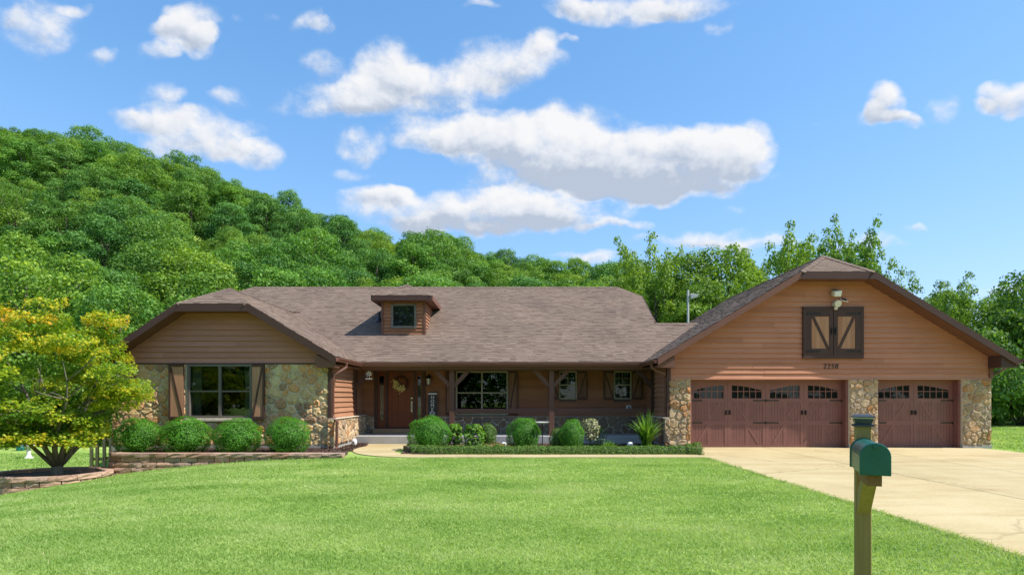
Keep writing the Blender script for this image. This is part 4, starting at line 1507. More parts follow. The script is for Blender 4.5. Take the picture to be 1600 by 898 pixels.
def text_mesh(body, size, loc, mat, parent, name, extr=.006, ry=0, shear=0):
    cu = bpy.data.curves.new(name, 'FONT')
    cu.body = body
    cu.size = size
    cu.extrude = extr
    cu.shear = shear
    cu.space_character = 1.12
    cu.align_x = 'CENTER'
    cu.align_y = 'CENTER'
    cu.materials.append(MATS[mat])
    tmp = bpy.data.objects.new(name, cu)
    COL.objects.link(tmp)
    bpy.context.view_layer.update()
    me = bpy.data.meshes.new_from_object(tmp.evaluated_get(bpy.context.evaluated_depsgraph_get()))
    bpy.data.objects.remove(tmp)
    me.materials.clear()
    me.materials.append(MATS[mat])
    o = bpy.data.objects.new(name, me)
    COL.objects.link(o)
    o.location = loc
    o.rotation_euler = (R(90), 0, 0)
    if parent:
        o.parent = parent
        o.matrix_parent_inverse = Wm(parent).inverted()
    return o
nb = at(1298.5, 572.3, YG - .04)
text_mesh('2258', .215, (nb.x, YG - .016, nb.z), 'black_iron', house, 'house_number', .004, shear=.15)

# ---- garage doors
def garage_door(x0, x1, leaves_n, y=YG + .30):
    z0, z1 = .022, 2.10
    gd = obj('garage_door', MB().box(x0, x1, y, y + .05, z0, z1), 'garage_paint', house)
    obj('header', MB().box(x0 - .02, x1 + .02, YG + .02, y + .1, 2.10, 2.14), 'brown_trim', house)
    for s in (x0 - .07, x1):
        obj('jamb', MB().box(s, s + .07, YG + .06, y + .06, .02, 2.10), 'garage_paint', house)
    lw = (x1 - x0) / leaves_n
    rows = [(z0, .10), (.70, .84), (1.40, 1.52), (1.98, z1)]
    yf = y - .022
    for i in range(leaves_n):
        a, b = x0 + i * lw, x0 + (i + 1) * lw
        for (c, d) in ((a, a + .10), (b - .10, b)):
            obj('stile', MB().box(c + (.003 if c == a else 0), d - (.003 if d == b else 0), yf, y, z0, z1), 'garage_paint_trim', gd)
        xm_ = (a + b) / 2
        for (c, d) in rows:
            obj('rail', MB().box(a + .10, b - .10, yf + .002, y, c, d), 'garage_paint_trim', gd)
        for (c, d) in ((.10, .70), (.84, 1.40)):
            obj('stile', MB().box(xm_ - .045, xm_ + .045, yf + .002, y, c, d), 'garage_paint_trim', gd)
            for (p, q) in ((a + .10, xm_ - .045), (xm_ + .045, b - .10)):     # grooved infill
                pn = MB()
                k = 5
                bw = (q - p) / k
                for j in range(k):
                    pn.box(p + j * bw + .0025, p + (j + 1) * bw - .0025, y - .012, y, c + .001, d - .001)
                obj('panel', pn, 'garage_paint', gd)
        inner = b if i % 2 == 0 else a
        outer = a if i % 2 == 0 else b
        sg = 1 if i % 2 == 0 else -1
        for (c, d, f0, f1) in ((.84, 1.40, .14, .5), (.10, .70, .52, .88)):
            obj('brace', MB().bar((inner - sg * (.10 + f0 * (lw - .2)), y - .016, d - .01), (inner - sg * (.10 + f1 * (lw - .2)), y - .016, c + .01), .06, .010, up=(0, 1, 0)), 'garage_paint_trim', gd)
        # arched lights: the arch rises towards the middle of the pair
        wa, wb, wz0, wz1, wlow = a + .13, b - .13, 1.53, 1.93, 1.78
        n = 10
        top = []
        for j in range(n + 1):
            t = j / n
            tt = t if i % 2 == 0 else 1 - t
            top.append((wa + (wb - wa) * t, wlow + (wz1 - wlow) * math.sin(tt * math.pi / 2)))
        pane_pts = [(wa, y - .004, wz0), (wb, y - .004, wz0)] + [(x, y - .004, z) for x, z in reversed(top)]
        obj('pane', MB().prism(pane_pts, (0, .003, 0)), 'garage_glass', gd)
        fr_ = MB()
        for (xa, za), (xb, zb) in zip(top[:-1], top[1:]):
            fr_.hexa([(xa, yf + .003, za), (xb, yf + .003, zb), (xb, y, zb), (xa, y, za), (xa, yf + .003, 1.98), (xb, yf + .003, 1.98), (xb, y, 1.98), (xa, y, 1.98)])
        fr_.box(a + .10, wa, yf + .003, y, 1.52, 1.98).box(wb, b - .10, yf + .003, y, 1.52, 1.98).box(wa, wb, yf + .003, y, 1.52, wz0 + .001)
        obj('window_frame', fr_, 'garage_paint_trim', gd)
        mu = MB()
        for j in range(1, 5):
            t = j / 5
            tt = t if i % 2 == 0 else 1 - t
            mu.box(wa + (wb - wa) * t - .011, wa + (wb - wa) * t + .011, y - .016, y - .0045, wz0 + .002, wlow + (wz1 - wlow) * math.sin(tt * math.pi / 2) + .01)
        mu.box(wa, wb, y - .0155, y - .005, 1.735, 1.757)
        obj('muntin', mu, 'garage_paint_trim', gd)
        for z in (1.46, .77):
            ln = .40 if 0 < i < leaves_n - 1 or leaves_n == 2 and False else .38
            xa, xb = sorted((outer, outer + sg * ln))
            obj('hinge', MB().box(xa, xb, yf - .014, yf + .001, z - .016, z + .016).box(xa if sg > 0 else xb - .03, xa + .03 if sg > 0 else xb, yf - .018, yf + .001, z - .035, z + .035), 'black_iron', gd)
        hx = inner - sg * .055
        obj('handle', MB().box(hx - .03, hx + .03, yf - .008, yf + .001, 1.02, 1.16).tube([(hx, yf - .002, 1.14), (hx, yf - .045, 1.12), (hx, yf - .045, 1.05), (hx, yf - .002, 1.03)], .016, 8), 'black_iron', gd)
    return gd
garage_door(5.53, 10.26, 4)
garage_door(11.26, 13.72, 2)
obj('garage_interior', MB().box(XGL + .2, XGR - .2, YG + .60, YG + .64, 0, 2.5), 'interior_dark', house)

# ------------------------------------------------------------------ fixtures and ornaments on the house
def wreath():
    c = at(627, 598, YP - .06)
    t = thing('door_wreath', 'twig wreath with cream yellow flowers hanging on the red front door', 'wreath', (c.x, YP - .02, c.z - .28))
    mb = MB()
    for k in range(9):
        r = .21 + random.uniform(-.035, .035)
        off = random.uniform(-.03, .03)
        ph = random.uniform(0, 6.28)
        pts = [(c.x + (r + .012 * math.sin(5 * a + ph)) * math.cos(a), YP - .03 + off * .6, c.z + (r + .012 * math.cos(4 * a + ph)) * math.sin(a)) for a in np.linspace(0, 2 * math.pi, 30)]
        mb.tube(pts, .014, 5)
    for k in range(90):
        a = random.uniform(0, 6.28)
        p = Vector((c.x + .21 * math.cos(a), YP - .04, c.z + .21 * math.sin(a)))
        q = p + Vector((math.cos(a + random.uniform(-1.4, 1.4)), random.uniform(-.5, .1), math.sin(a + random.uniform(-1.4, 1.4)))) * random.uniform(.05, .1)
        mb.tube([p, q], [.006, .003], 4)
    obj('twig_ring', mb, 'wreath_twig', t)
    n = 260
    a = rng.uniform(math.pi * .86, math.pi * 1.72, n)
    r = .22 + rng.normal(0, .045, n)
    P = np.stack([c.x + r * np.cos(a), YP - .075 + rng.uniform(-.035, .02, n), c.z + r * np.sin(a)], 1)
    me = leaves('flower_cluster', P, rng.normal(size=(n, 3)) * .6 + np.array([0, -1, .3]), rng.uniform(.05, .085, n), rng.random(n), .8, 'star')
    me.materials.append(MATS['wreath_bloom'])
    obj('flower_cluster', me, None, t)
    obj('hanger', MB().box(c.x - .012, c.x + .012, YP + .0, YP + .011, c.z + .18, 2.47), 'dark_trim', t)
wreath()

def lantern():
    c = at(670.5, 594, YP)
    t = thing('wall_lantern', 'black wall lantern with white glass beside the front door', 'lantern', (c.x, YP - .02, c.z - .2))
    mb = MB().box(c.x - .05, c.x + .05, YP - .03, YP - .005, c.z - .12, c.z + .2)
    mb.tube([(c.x, YP - .03, c.z + .12), (c.x, YP - .12, c.z + .2), (c.x, YP - .16, c.z + .15)], .014, 8)
    obj('bracket', mb, 'black_iron', t)
    obj('cap', MB().lathe([(.105, 0), (.10, .03), (.05, .09), (.015, .12)], (c.x, YP - .16, c.z + .06), 12), 'black_iron', t)
    obj('glass', MB().lathe([(.05, -.16), (.075, .06)], (c.x, YP - .16, c.z), 12), 'sign_white', t)
    cg = MB()
    for k in range(6):
        a = k * math.pi / 3
        cg.bar((c.x + .055 * math.cos(a), YP - .16 + .055 * math.sin(a), c.z - .17), (c.x + .085 * math.cos(a), YP - .16 + .085 * math.sin(a), c.z + .07), .012, .012)
    cg.lathe([(.06, -.19), (.065, -.16)], (c.x, YP - .16, c.z), 12)
    obj('cage', cg, 'black_iron', t)
lantern()

def sign():
    a, b = at(668.5, 612, 20.75), at(682.5, 612, 20.75)
    x0, x1, zt = a.x, b.x, a.z
    t = thing('porch_sign', 'tall black welcome board with white letters reading HOME leaning by the door', 'sign', ((x0 + x1) / 2, 20.74, .28))
    yb = lambda z: 20.70 + .12 * (z - .28) / (zt - .28)
    obj('board', MB().hexa([(x0, yb(.285), .285), (x1, yb(.285), .285), (x1, yb(.285) + .025, .285), (x0, yb(.285) + .025, .285), (x0, yb(zt), zt), (x1, yb(zt), zt), (x1, yb(zt) + .025, zt), (x0, yb(zt) + .025, zt)]), 'sign_black', t)
    obj('stripe', MB().box(x0, x1, yb(zt - .05) - .008, yb(zt - .05) - .002, zt - .085, zt - .045), 'sign_white', t)
    xc = (x0 + x1) / 2
    for i, ch in enumerate('HOME'):
        z = zt - .19 - i * .145
        text_mesh(ch, .17, (xc, yb(z) - .008, z), 'sign_white', t, 'letter', .003)
    z = zt - .19 - 4 * .145 + .02
    lv = MB()
    for k in range(10):
        aa = k * .628
        p = Vector((xc + .045 * math.cos(aa), yb(z) - .008, z + .03 * math.sin(aa)))
        lv.bar(p, p + Vector((.05 * math.cos(aa), 0, .045 * math.sin(aa))), .018, .006, up=(0, 1, 0))
    obj('leaf_ornament', lv, 'sign_white', t)
sign()

def star_ornament():
    c = at(576.5, 585, 19.75)
    t = thing('star_ornament', 'white snowflake ornament hanging under the porch eave by the wing', 'ornament', (c.x, 19.75, c.z - .2))
    mb = MB()
    for k in range(4):
        a = k * math.pi / 4 + .2
        d = Vector((math.cos(a), 0, math.sin(a)))
        mb.bar(c - d * .11 + Vector((0, 0, .03)), c + d * .11 + Vector((0, 0, .03)), .026, .012, up=(0, 1, 0))
    obj('star', mb, 'white_paint', t)
    obj('bar', MB().box(c.x - .11, c.x + .11, 19.735, 19.765, c.z - .16, c.z - .115), 'white_paint', t)
    obj('wire', MB().tube([(c.x, 19.75, c.z - .12), (c.x, 19.75, 2.46)], .004, 5), 'black_iron', t)
star_ornament()

def outlet():
    a, b = at(978, 633, YP), at(985.5, 639.5, YP)
    t = thing('meter_box', 'small white outlet box on the porch wall below the end window', 'outlet box', ((a.x + b.x) / 2, YP - .02, b.z))
    obj('cover', MB().box(a.x, b.x, YP - .09, YP - .004, b.z, a.z), 'white_paint', t, bevel=.01)
    obj('socket', MB().box(a.x + .05, b.x - .05, YP - .096, YP - .0905, b.z + .04, a.z - .04), 'frame_grey', t)
outlet()

def floodlights():
    c = at(1303, 459, YG)
    t = thing('flood_light', 'cream square floodlight high on the garage gable', 'flood light', (c.x, YG, c.z - .1))
    obj('base', MB().box(c.x - .07, c.x + .07, YG - .06, YG - .0, c.z + .0, c.z + .13), 'black_iron', t)
    obj('housing', MB().hexa([(c.x - .11, YG - .20, c.z - .12), (c.x + .11, YG - .20, c.z - .12), (c.x + .12, YG - .06, c.z - .06), (c.x - .12, YG - .06, c.z - .06),
                              (c.x - .11, YG - .24, c.z + .04), (c.x + .13, YG - .24, c.z + .06), (c.x + .12, YG - .08, c.z + .11), (c.x - .12, YG - .08, c.z + .09)]), 'cream_fixture', t, bevel=.01)
    obj('lens', MB().hexa([(c.x - .085, YG - .214, c.z - .10), (c.x + .085, YG - .214, c.z - .10), (c.x + .085, YG - .2, c.z - .10), (c.x - .085, YG - .2, c.z - .10),
                           (c.x - .085, YG - .247, c.z + .02), (c.x + .10, YG - .247, c.z + .04), (c.x + .10, YG - .23, c.z + .04), (c.x - .085, YG - .23, c.z + .02)]), 'sign_white', t)
    c = at(1303.5, 477, YG)
    t = thing('motion_light', 'cream round motion light just above the dark loft door', 'motion light', (c.x, YG, c.z - .15))
    obj('base', MB().tube([(c.x, YG, c.z + .02), (c.x, YG - .05, c.z + .02)], .08, 14), 'cream_fixture', t)
    obj('head', MB().tube([(c.x + .01, YG - .04, c.z + .06), (c.x + .01, YG - .12, c.z + .05), (c.x + .01, YG - .21, c.z + .02)], [.06, .10, .105], 16), 'cream_fixture', t)
    obj('sensor', MB().lathe([(.03, -.15), (.055, -.12), (.055, -.07), (.03, -.05)], (c.x - .01, YG - .11, c.z), 12), 'cream_fixture', t)
    c = at(1315.5, 468.5, YG)
    t = thing('solar_panel', 'small tilted solar panel in a white frame beside the floodlight', 'solar panel', (c.x, YG, c.z - .05))
    obj('frame', MB().hexa([(c.x - .11, YG - .16, c.z - .05), (c.x + .10, YG - .16, c.z - .09), (c.x + .11, YG - .02, c.z + .02), (c.x - .09, YG - .02, c.z + .05),
                            (c.x - .11, YG - .17, c.z - .03), (c.x + .10, YG - .17, c.z - .07), (c.x + .11, YG - .03, c.z + .04), (c.x - .09, YG - .03, c.z + .07)]), 'white_paint', t)
    obj('cell', MB().hexa([(c.x - .085, YG - .166, c.z - .035), (c.x + .075, YG - .166, c.z - .065), (c.x + .085, YG - .045, c.z + .028), (c.x - .065, YG - .045, c.z + .052),
                           (c.x - .085, YG - .176, c.z - .028), (c.x + .075, YG - .176, c.z - .058), (c.x + .085, YG - .055, c.z + .036), (c.x - .065, YG - .055, c.z + .060)]), 'solar_cell', t)
    obj('bracket', MB().box(c.x - .02, c.x + .02, YG - .08, YG, c.z - .03, c.z), 'white_paint', t)
floodlights()

# ------------------------------------------------------------------ mailbox
def mailbox():
    bx, by = 2.477, 4.15
    t = thing('mailbox', 'dark green metal mailbox on a weathered wooden post at the lawn edge', 'mailbox', (bx, by, 0))
    ang = math.atan2(.40, .917)                         # axis points back and to the right
    ax = Vector((math.sin(ang), math.cos(ang), 0))
    sx = Vector((math.cos(ang), -math.sin(ang), 0))
    P0 = Vector((bx, by, 0))
    z_arm = 1.055
    def loc(u, v, z):
        return P0 + sx * u + ax * v + Vector((0, 0, z))
    def obox(u0, u1, v0, v1, z0, z1):
        return MB().hexa([loc(u0, v0, z0), loc(u1, v0, z0), loc(u1, v1, z0), loc(u0, v1, z0), loc(u0, v0, z1), loc(u1, v0, z1), loc(u1, v1, z1), loc(u0, v1, z1)])
    obj('post', obox(-.048, .048, -.048, .048, -.4, 1.375), 'treated_post', t, bevel=.006)
    obj('arm', obox(-.042, .042, -.50, -.049, z_arm - .045, z_arm + .025), 'arm_wood', t, bevel=.004)
    obj('brace', MB().hexa([loc(-.04, -.049, .76), loc(.04, -.049, .76), loc(.04, -.049, .90), loc(-.04, -.049, .90), loc(-.04, -.33, z_arm - .046), loc(.04, -.33, z_arm - .046), loc(.04, -.20, z_arm - .046), loc(-.04, -.20, z_arm - .046)]), 'treated_post', t)
    # arched body
    def section(w, zb, h, n=14):
        r = w / 2
        pts = [(-r, zb), (-r, zb + h - r)]
        pts += [(-r * math.cos(a), zb + h - r + r * math.sin(a)) for a in np.linspace(0, math.pi, n)[1:-1]]
        pts += [(r, zb + h - r), (r, zb)]
        return pts
    zb = z_arm + .03
    body = MB()
    s = section(.160, zb, .195)
    v0, v1 = -.52, -.052
    body.prism([loc(u, v0, z) for u, z in s], ax * (v1 - v0))
    bo = obj('body', body, 'mailbox_green', t, bevel=.004)
    door = MB()
    s2 = section(.172, zb - .004, .204)
    door.prism([loc(u, v0 - .018, z) for u, z in s2], ax * .03)
    do = obj('door', door, 'mailbox_green', t, bevel=.005)
    obj('latch', obox(-.012, .012, v0 - .034, v0 - .017, zb + .165, zb + .185), 'mailbox_green', do)
    obj('rear_rim', MB().prism([loc(u, v1 - .012, z) for u, z in section(.172, zb - .004, .204)], ax * .016), 'mailbox_green', t)
    # solar cap
    def sq(w, z):
        return [loc(-w, -w, z), loc(w, -w, z), loc(w, w, z), loc(-w, w, z)]
    def frus(w0, z0, w1, z1):
        return MB().hexa(sq(w0, z0) + sq(w1, z1))
    zc = 1.375
    obj('cap_base', frus(.063, zc - .010, .061, zc + .004), 'slate_plastic', t)
    obj('cap_neck', frus(.048, zc + .005, .058, zc + .042), 'slate_plastic', t)
    obj('cap_glass', frus(.050, zc + .0425, .056, zc + .052), 'white_paint', t)
    obj('cap_top', frus(.069, zc + .0525, .067, zc + .060), 'slate_plastic', t)
    obj('cap_roof', frus(.066, zc + .0605, .040, zc + .074), 'slate_plastic', t)
mailbox()

# ------------------------------------------------------------------ block walls
def block_wall(t, path, courses, ztop, depth, blk, cap_over=.03, closed=False, cap_h=.095, course_h=.135, zg=None):
    pts = [Vector((p[0], p[1], 0)) for p in path]
    if closed:
        pts.append(pts[0])
    seg = [(b - a).length for a, b in zip(pts[:-1], pts[1:])]
    tot = sum(seg)
    def pos(s):
        s = max(0, min(tot, s))
        for i, L in enumerate(seg):
            if s <= L or i == len(seg) - 1:
                f = s / L
                d = (pts[i + 1] - pts[i]).normalized()
                return pts[i].lerp(pts[i + 1], f), Vector((d.y, -d.x, 0))
            s -= L
    def one(s0, s1, z0, z1, out, inn, name, rough):
        (p0, n0), (p1, n1) = pos(s0), pos(s1)
        # split face: the outer skin is broken into a small uneven grid
        nu, nz = 3, 2
        mb = MB()
        d = (p1 - p0)
        grid = []
        for j in range(nz + 1):
            for i in range(nu + 1):
                f, g_ = i / nu, j / nz
                n = (n0 * (1 - f) + n1 * f).normalized()
                o = out + (random.uniform(-rough, rough) if 0 < f < 1 or 0 < g_ < 1 else -rough)
                grid.append(p0.lerp(p1, f) + n * o + Vector((0, 0, z0 + (z1 - z0) * g_)))
        k = (nu + 1) * (nz + 1)
        mb.v = [tuple(q) for q in grid]
        for j in range(nz):
            for i in range(nu):
                a = j * (nu + 1) + i
                mb.f.append((a, a + 1, a + nu + 2, a + nu + 1))
        b0, b1 = p0 - n0 * inn, p1 - n1 * inn
        mb.v += [(b0.x, b0.y, z0), (b1.x, b1.y, z0), (b1.x, b1.y, z1), (b0.x, b0.y, z1)]
        top = [nz * (nu + 1) + i for i in range(nu + 1)]
        bot = [i for i in range(nu + 1)]
        mb.f.append(tuple(top + [k + 2, k + 3]))
        mb.f.append(tuple(bot[::-1] + [k, k + 1]))
        mb.f.append(tuple([j * (nu + 1) for j in range(nz + 1)] + [k + 3, k]))
        mb.f.append(tuple([j * (nu + 1) + nu for j in reversed(range(nz + 1))] + [k + 1, k + 2]))
        mb.f.append((k, k + 3, k + 2, k + 1))
        obj(name, mb, 'block', t)
    s = 0
    while s < tot - .02:
        e = min(tot, s + blk * random.uniform(1.0, 1.5))
        if tot - e < .1:
            e = tot
        one(s + .005, e - .005, ztop - cap_h, ztop, depth / 2 + cap_over, depth / 2 + cap_over * .5, 'capstone', .016)
        s = e
    for c in range(courses):
        z1 = ztop - cap_h - .003 - c * course_h
        s = -random.uniform(0, blk)
        while s < tot - .02:
            e = s + blk * random.uniform(.75, 1.15)
            a, b = max(0, s), min(tot, e)
            if b - a > .05:
                p, n = pos((a + b) / 2)
                if zg is None or z1 > gz(p.x, p.y - .15) - .06:
                    one(a + .011, b - .011, z1 - course_h + .012, z1, depth / 2 - .01 + .022 * c + random.uniform(-.006, .010), depth / 2, 'block', .018)
            s = e

t = thing('planter_wall', 'long low retaining wall of brown blocks under the round bushes', 'retaining wall', (-7.4, 15.2, -.2))
arc = [(-9.95 + .65 * math.cos(a), 15.85 + .65 * math.sin(a)) for a in np.linspace(math.pi, 1.5 * math.pi, 7)]
path = [(-10.6, 17.12)] + [(p[0], p[1]) for p in arc] + [(-4.35, 15.2)]
block_wall(t, path, 4, .125, .24, .40, zg=True)
t = thing('tree_ring', 'round planter ring of brown blocks around the yellow green maple', 'planter', (-11.35, 14.45, -.7))
ring = [(-11.35 + 1.26 * math.cos(a), 14.45 + 1.02 * math.sin(a)) for a in np.linspace(math.pi * 2.9, math.pi * .9, 26)[:-1]]
ring = ring[::-1]
block_wall(t, ring, 4, -.27, .22, .34, closed=True, zg=True)
struct('ring_soil', MB().prism([(-11.35 + 1.16 * math.cos(a), 14.45 + .92 * math.sin(a), -.9) for a in np.linspace(0, 2 * math.pi, 24)[:-1]][::-1], (0, 0, .56)), 'soil', 'dark soil inside the maple planter ring')

# ------------------------------------------------------------------ shrubs and flowers
def ball_mesh(name, n, leaf, mat, seed, lump=.05, shape='ball'):
    """clipped shrub of unit radius, leaves packed in the outer skin"""
    d = sphere_dirs(n)
    d = d[d[:, 2] > -.75]
    n = len(d)
    ph = rng.uniform(0, 6.28, 6)
    lumpv = 1 + lump * (np.sin(d[:, 0] * 5 + ph[0]) * np.cos(d[:, 1] * 6 + ph[1]) + .8 * np.sin(d[:, 2] * 7 + ph[2] + d[:, 0] * 4) + .5 * np.sin(d[:, 0] * 13 + ph[3]) * np.sin(d[:, 2] * 12 + ph[4]))
    r = (lumpv * np.where(rng.random(n) < .25, rng.uniform(.8, .97, n), rng.uniform(.94, 1.03, n)) + np.where(rng.random(n) < .03, rng.uniform(.02, .09, n), 0))[:, None]
    P = d * r
    N_ = d + rng.normal(size=d.shape) * .34 + np.array([0, 0, .25])
    me = leaves(name, P, N_, rng.uniform(.7, 1.3, n) * leaf, np.clip(rng.normal(.45, .24, n), 0, 1), .55)
    me.materials.append(MATS[mat])
    return me
core_b = MB()
core_b.lathe([(.30, -.80), (.62, -.55), (.80, -.1), (.76, .3), (.52, .62), (.15, .82)], (0, 0, 0), 14)
core_me = core_b.mesh('twig_core')
core_me.materials.append(MATS['leaf_dark'])
BX = [ball_mesh('foliage', 12000, .060, 'leaf_box', i, .07) for i in range(3)]
def ball(label, loc, rx, ry, rz, me, rot, name='round_shrub', group=None):
    t = thing(name, label, 'shrub', (loc[0], loc[1], loc[2]), 0, group)
    f = obj('foliage', me, None, t, local=True)
    f.location = (0, 0, rz * .82)
    f.scale = (rx, ry, rz)
    f.rotation_euler = (0, 0, rot)
    c = obj('twigs', core_me, None, t, local=True)
    c.location = (0, 0, rz * .82)
    c.scale = (rx * .84, ry * .84, rz * .86)
    return t
gb = 'clipped bushes in the raised planter'
for i, (px, w, lab) in enumerate(((216, .67, 'clipped round green bush nearest the maple, first in the planter row'), (291, .71, 'clipped round green bush under the left half of the wing window'),
                                  (371, .69, 'clipped round green bush under the right wing shutter'), (450, .65, 'clipped round green bush nearest the downspout, last in the planter row'))):
    Y = 16.05
    ball(lab, ((px - CX) / F * Y, Y, .05), w * .90, w * .88, .52 + .015 * (i % 2), BX[i % 3], i * 1.7 + .4, group=gb)
ball('largest round green bush in the flower bed, by the walkway curve', (at(671, 0, 17.25).x, 17.25, .02), .63, .6, .54, BX[1], .9)
ball('medium round green bush in the middle of the flower bed', (at(818, 0, 17.6).x, 17.6, .02), .50, .5, .51, BX[2], 2.2)
ball('upright oval green bush between the dish stand and pale shrub', (at(893, 0, 17.0).x, 17.0, .02), .36, .36, .50, BX[0], 3.3)
vb = ball_mesh('foliage', 3500, .10, 'leaf_hedge', 9, .08)
ball('small yellowish bush tucked left of the oval bush', (at(872, 0, 17.3).x, 17.3, .02), .26, .26, .36, vb, .3)
ball('small round bush behind the broad-leaved lime plant', (at(762, 0, 17.8).x, 17.8, .02), .27, .27, .42, vb, 1.3)

def strap_plant(name, label, cat, loc, n, h, w, spread, mat, curl=.5, group=None, seed=0):
    """arching strap leaves from one base"""
    t = thing(name, label, cat, loc, 0, group)
    V, counts, idx, tone = [], [], [], []
    r = np.random.default_rng(seed)
    for i in range(n):
        a = r.uniform(0, 6.28)
        L = h * r.uniform(.65, 1.12)
        lean = spread * r.uniform(.15, 1)
        seg = 6
        tn = r.uniform(0, 1)
        base = len(V)
        b0 = np.array([r.normal(0, .05), r.normal(0, .05), 0.0])
        for k in range(seg + 1):
            f = k / seg
            out = lean * L * (f ** 1.6)
            z = L * (f - curl * lean * f ** 2.4)
            ww = w * (1 - abs(2 * f - .8) ** 2.0 * .55) * (1 - f ** 4) + .003
            c = b0 + np.array([math.cos(a) * out, math.sin(a) * out, z])
            s = np.array([-math.sin(a), math.cos(a), 0]) * ww * .5
            V += [c - s, c + s]
            tone += [tn, tn]
        for k in range(seg):
            q = base + 2 * k
            idx += [q, q + 1, q + 3, q + 2]
            counts.append(4)
    me = mesh_np('leaves', np.array(V), np.array(counts), np.array(idx), np.array(tone))
    me.materials.append(MATS[mat])
    obj('leaves', me, None, t, local=True)
    return t
p = at(1010, 0, 17.1)
strap_plant('strap_leaf_plant', 'tall bright green strap-leaved plant at the garage end of the bed', 'plant', (p.x, 17.1, .02), 115, 1.18, .06, .68, 'leaf_lime', .55, seed=3)
p = at(953, 0, 16.75)
strap_plant('grass_tuft', 'low spreading green tuft in front of the pale shrub', 'plant', (p.x, 16.75, .02), 120, .36, .025, 1.0, 'leaf_lime', .5, seed=4)

def broad_plant(label, loc, h, w, n, leaf, mat, seed, name='leafy_plant'):
    t = thing(name, label, 'plant', loc)
    r = np.random.default_rng(seed)
    u = r.random(n) ** .8
    a = r.uniform(0, 6.28, n)
    rad = w * np.sqrt(r.random(n)) * (.45 + .55 * np.sin(u * 2.6 + .3))
    P = np.stack([rad * np.cos(a), rad * np.sin(a), u * h], 1)
    N_ = np.stack([np.cos(a) * .8, np.sin(a) * .8, np.full(n, .7)], 1) + r.normal(size=(n, 3)) * .4
    me = leaves('leaves', P, N_, r.uniform(.7, 1.3, n) * leaf, np.clip(r.normal(.5, .25, n), 0, 1), .5, fold=.5)
    me.materials.append(MATS[mat])
    obj('leaves', me, None, t, local=True)
    st = MB()
    for k in range(9):
        aa = k * .7
        st.tube([(0.03 * math.cos(aa), .03 * math.sin(aa), -.02), (w * .4 * math.cos(aa), w * .4 * math.sin(aa), h * .45), (w * .6 * math.cos(aa), w * .6 * math.sin(aa), h * .85)], [.008, .006, .003], 5)
    obj('stems', st, 'bark', t, local=True)
    return t
broad_plant('lime green leafy plant close beside the largest bush', (at(711, 0, 17.5).x, 17.5, .02), .74, .24, 210, .15, 'leaf_lime', 5)
broad_plant('broad-leaved lime plant in front of the picture window', (at(741, 0, 17.2).x, 17.2, .02), .74, .34, 380, .13, 'leaf_lime', 6)
broad_plant('pale cream variegated shrub beside the oval bush', (at(922, 0, 17.9).x, 17.9, .25), .66, .33, 480, .085, 'leaf_variegated', 7, 'variegated_shrub')
broad_plant('dark twiggy lower shrub to the right of the pale shrub', (at(934, 0, 18.2).x, 18.2, .02), .62, .36, 300, .07, 'leaf_dark', 8, 'twiggy_shrub')
broad_plant('low bronze and green ground plant around the white garden light', (at(772, 0, 16.75).x, 16.75, .02), .22, .52, 420, .10, 'leaf_bronze', 9, 'ground_plant')
broad_plant('low bronze sprig between the lime plants and the hedge', (at(716, 0, 16.9).x, 16.9, .02), .16, .22, 70, .10, 'leaf_bronze', 10, 'ground_plant')

# clipped edging hedge
def hedge():
    t = thing('edging_hedge', 'long low clipped green hedge edging the flower bed along the walkway', 'hedge', (1.0, 16.15, 0))
    n = 30000
    s = rng.random(n)
    path = [(5.16, 16.13), (2.5, 16.1), (0, 16.1), (-2.0, 16.15), (-2.75, 16.45), (-3.0, 17.0)]
    P2 = np.array(path)
    seg = np.linalg.norm(np.diff(P2, axis=0), axis=1)
    cum = np.concatenate(([0], np.cumsum(seg))) / seg.sum()
    cx = np.interp(s, cum, P2[:, 0])
    cy = np.interp(s, cum, P2[:, 1])
    a = rng.uniform(-.25, math.pi + .25, n)
    k = 1 + .07 * np.sin(s * 57 + 2) * np.cos(s * 23) + .06 * np.sin(s * 171) * np.sin(s * 83)
    k = k * np.where(s < .045, 1.35, 1.0)
    rw, rh = .24 * k, .205 * k
    q = rng.uniform(.82, 1.03, n)
    P = np.stack([cx + rng.normal(0, .02, n), cy - rw * np.cos(a) * q, .03 + np.maximum(0, rh * np.sin(a) * q)], 1)
    N_ = np.stack([rng.normal(0, .5, n), -np.cos(a) + rng.normal(0, .4, n), np.sin(a) + rng.normal(0, .4, n)], 1)
    tone = np.clip(rng.normal(.42, .22, n) + np.where(P[:, 2] < .08, .35, 0) * rng.random(n), 0, 1)
    me = leaves('foliage', P, N_, rng.uniform(.03, .06, n), tone, .45)
    me.materials.append(MATS['leaf_hedge'])
    obj('foliage', me, None, t)
    cb = MB()
    for (x0, y0), (x1, y1) in zip(path[:-1], path[1:]):
        cb.bar((x0, y0, .085), (x1, y1, .085), .30, .17)
    obj('twigs', cb, 'bark', t)
hedge()

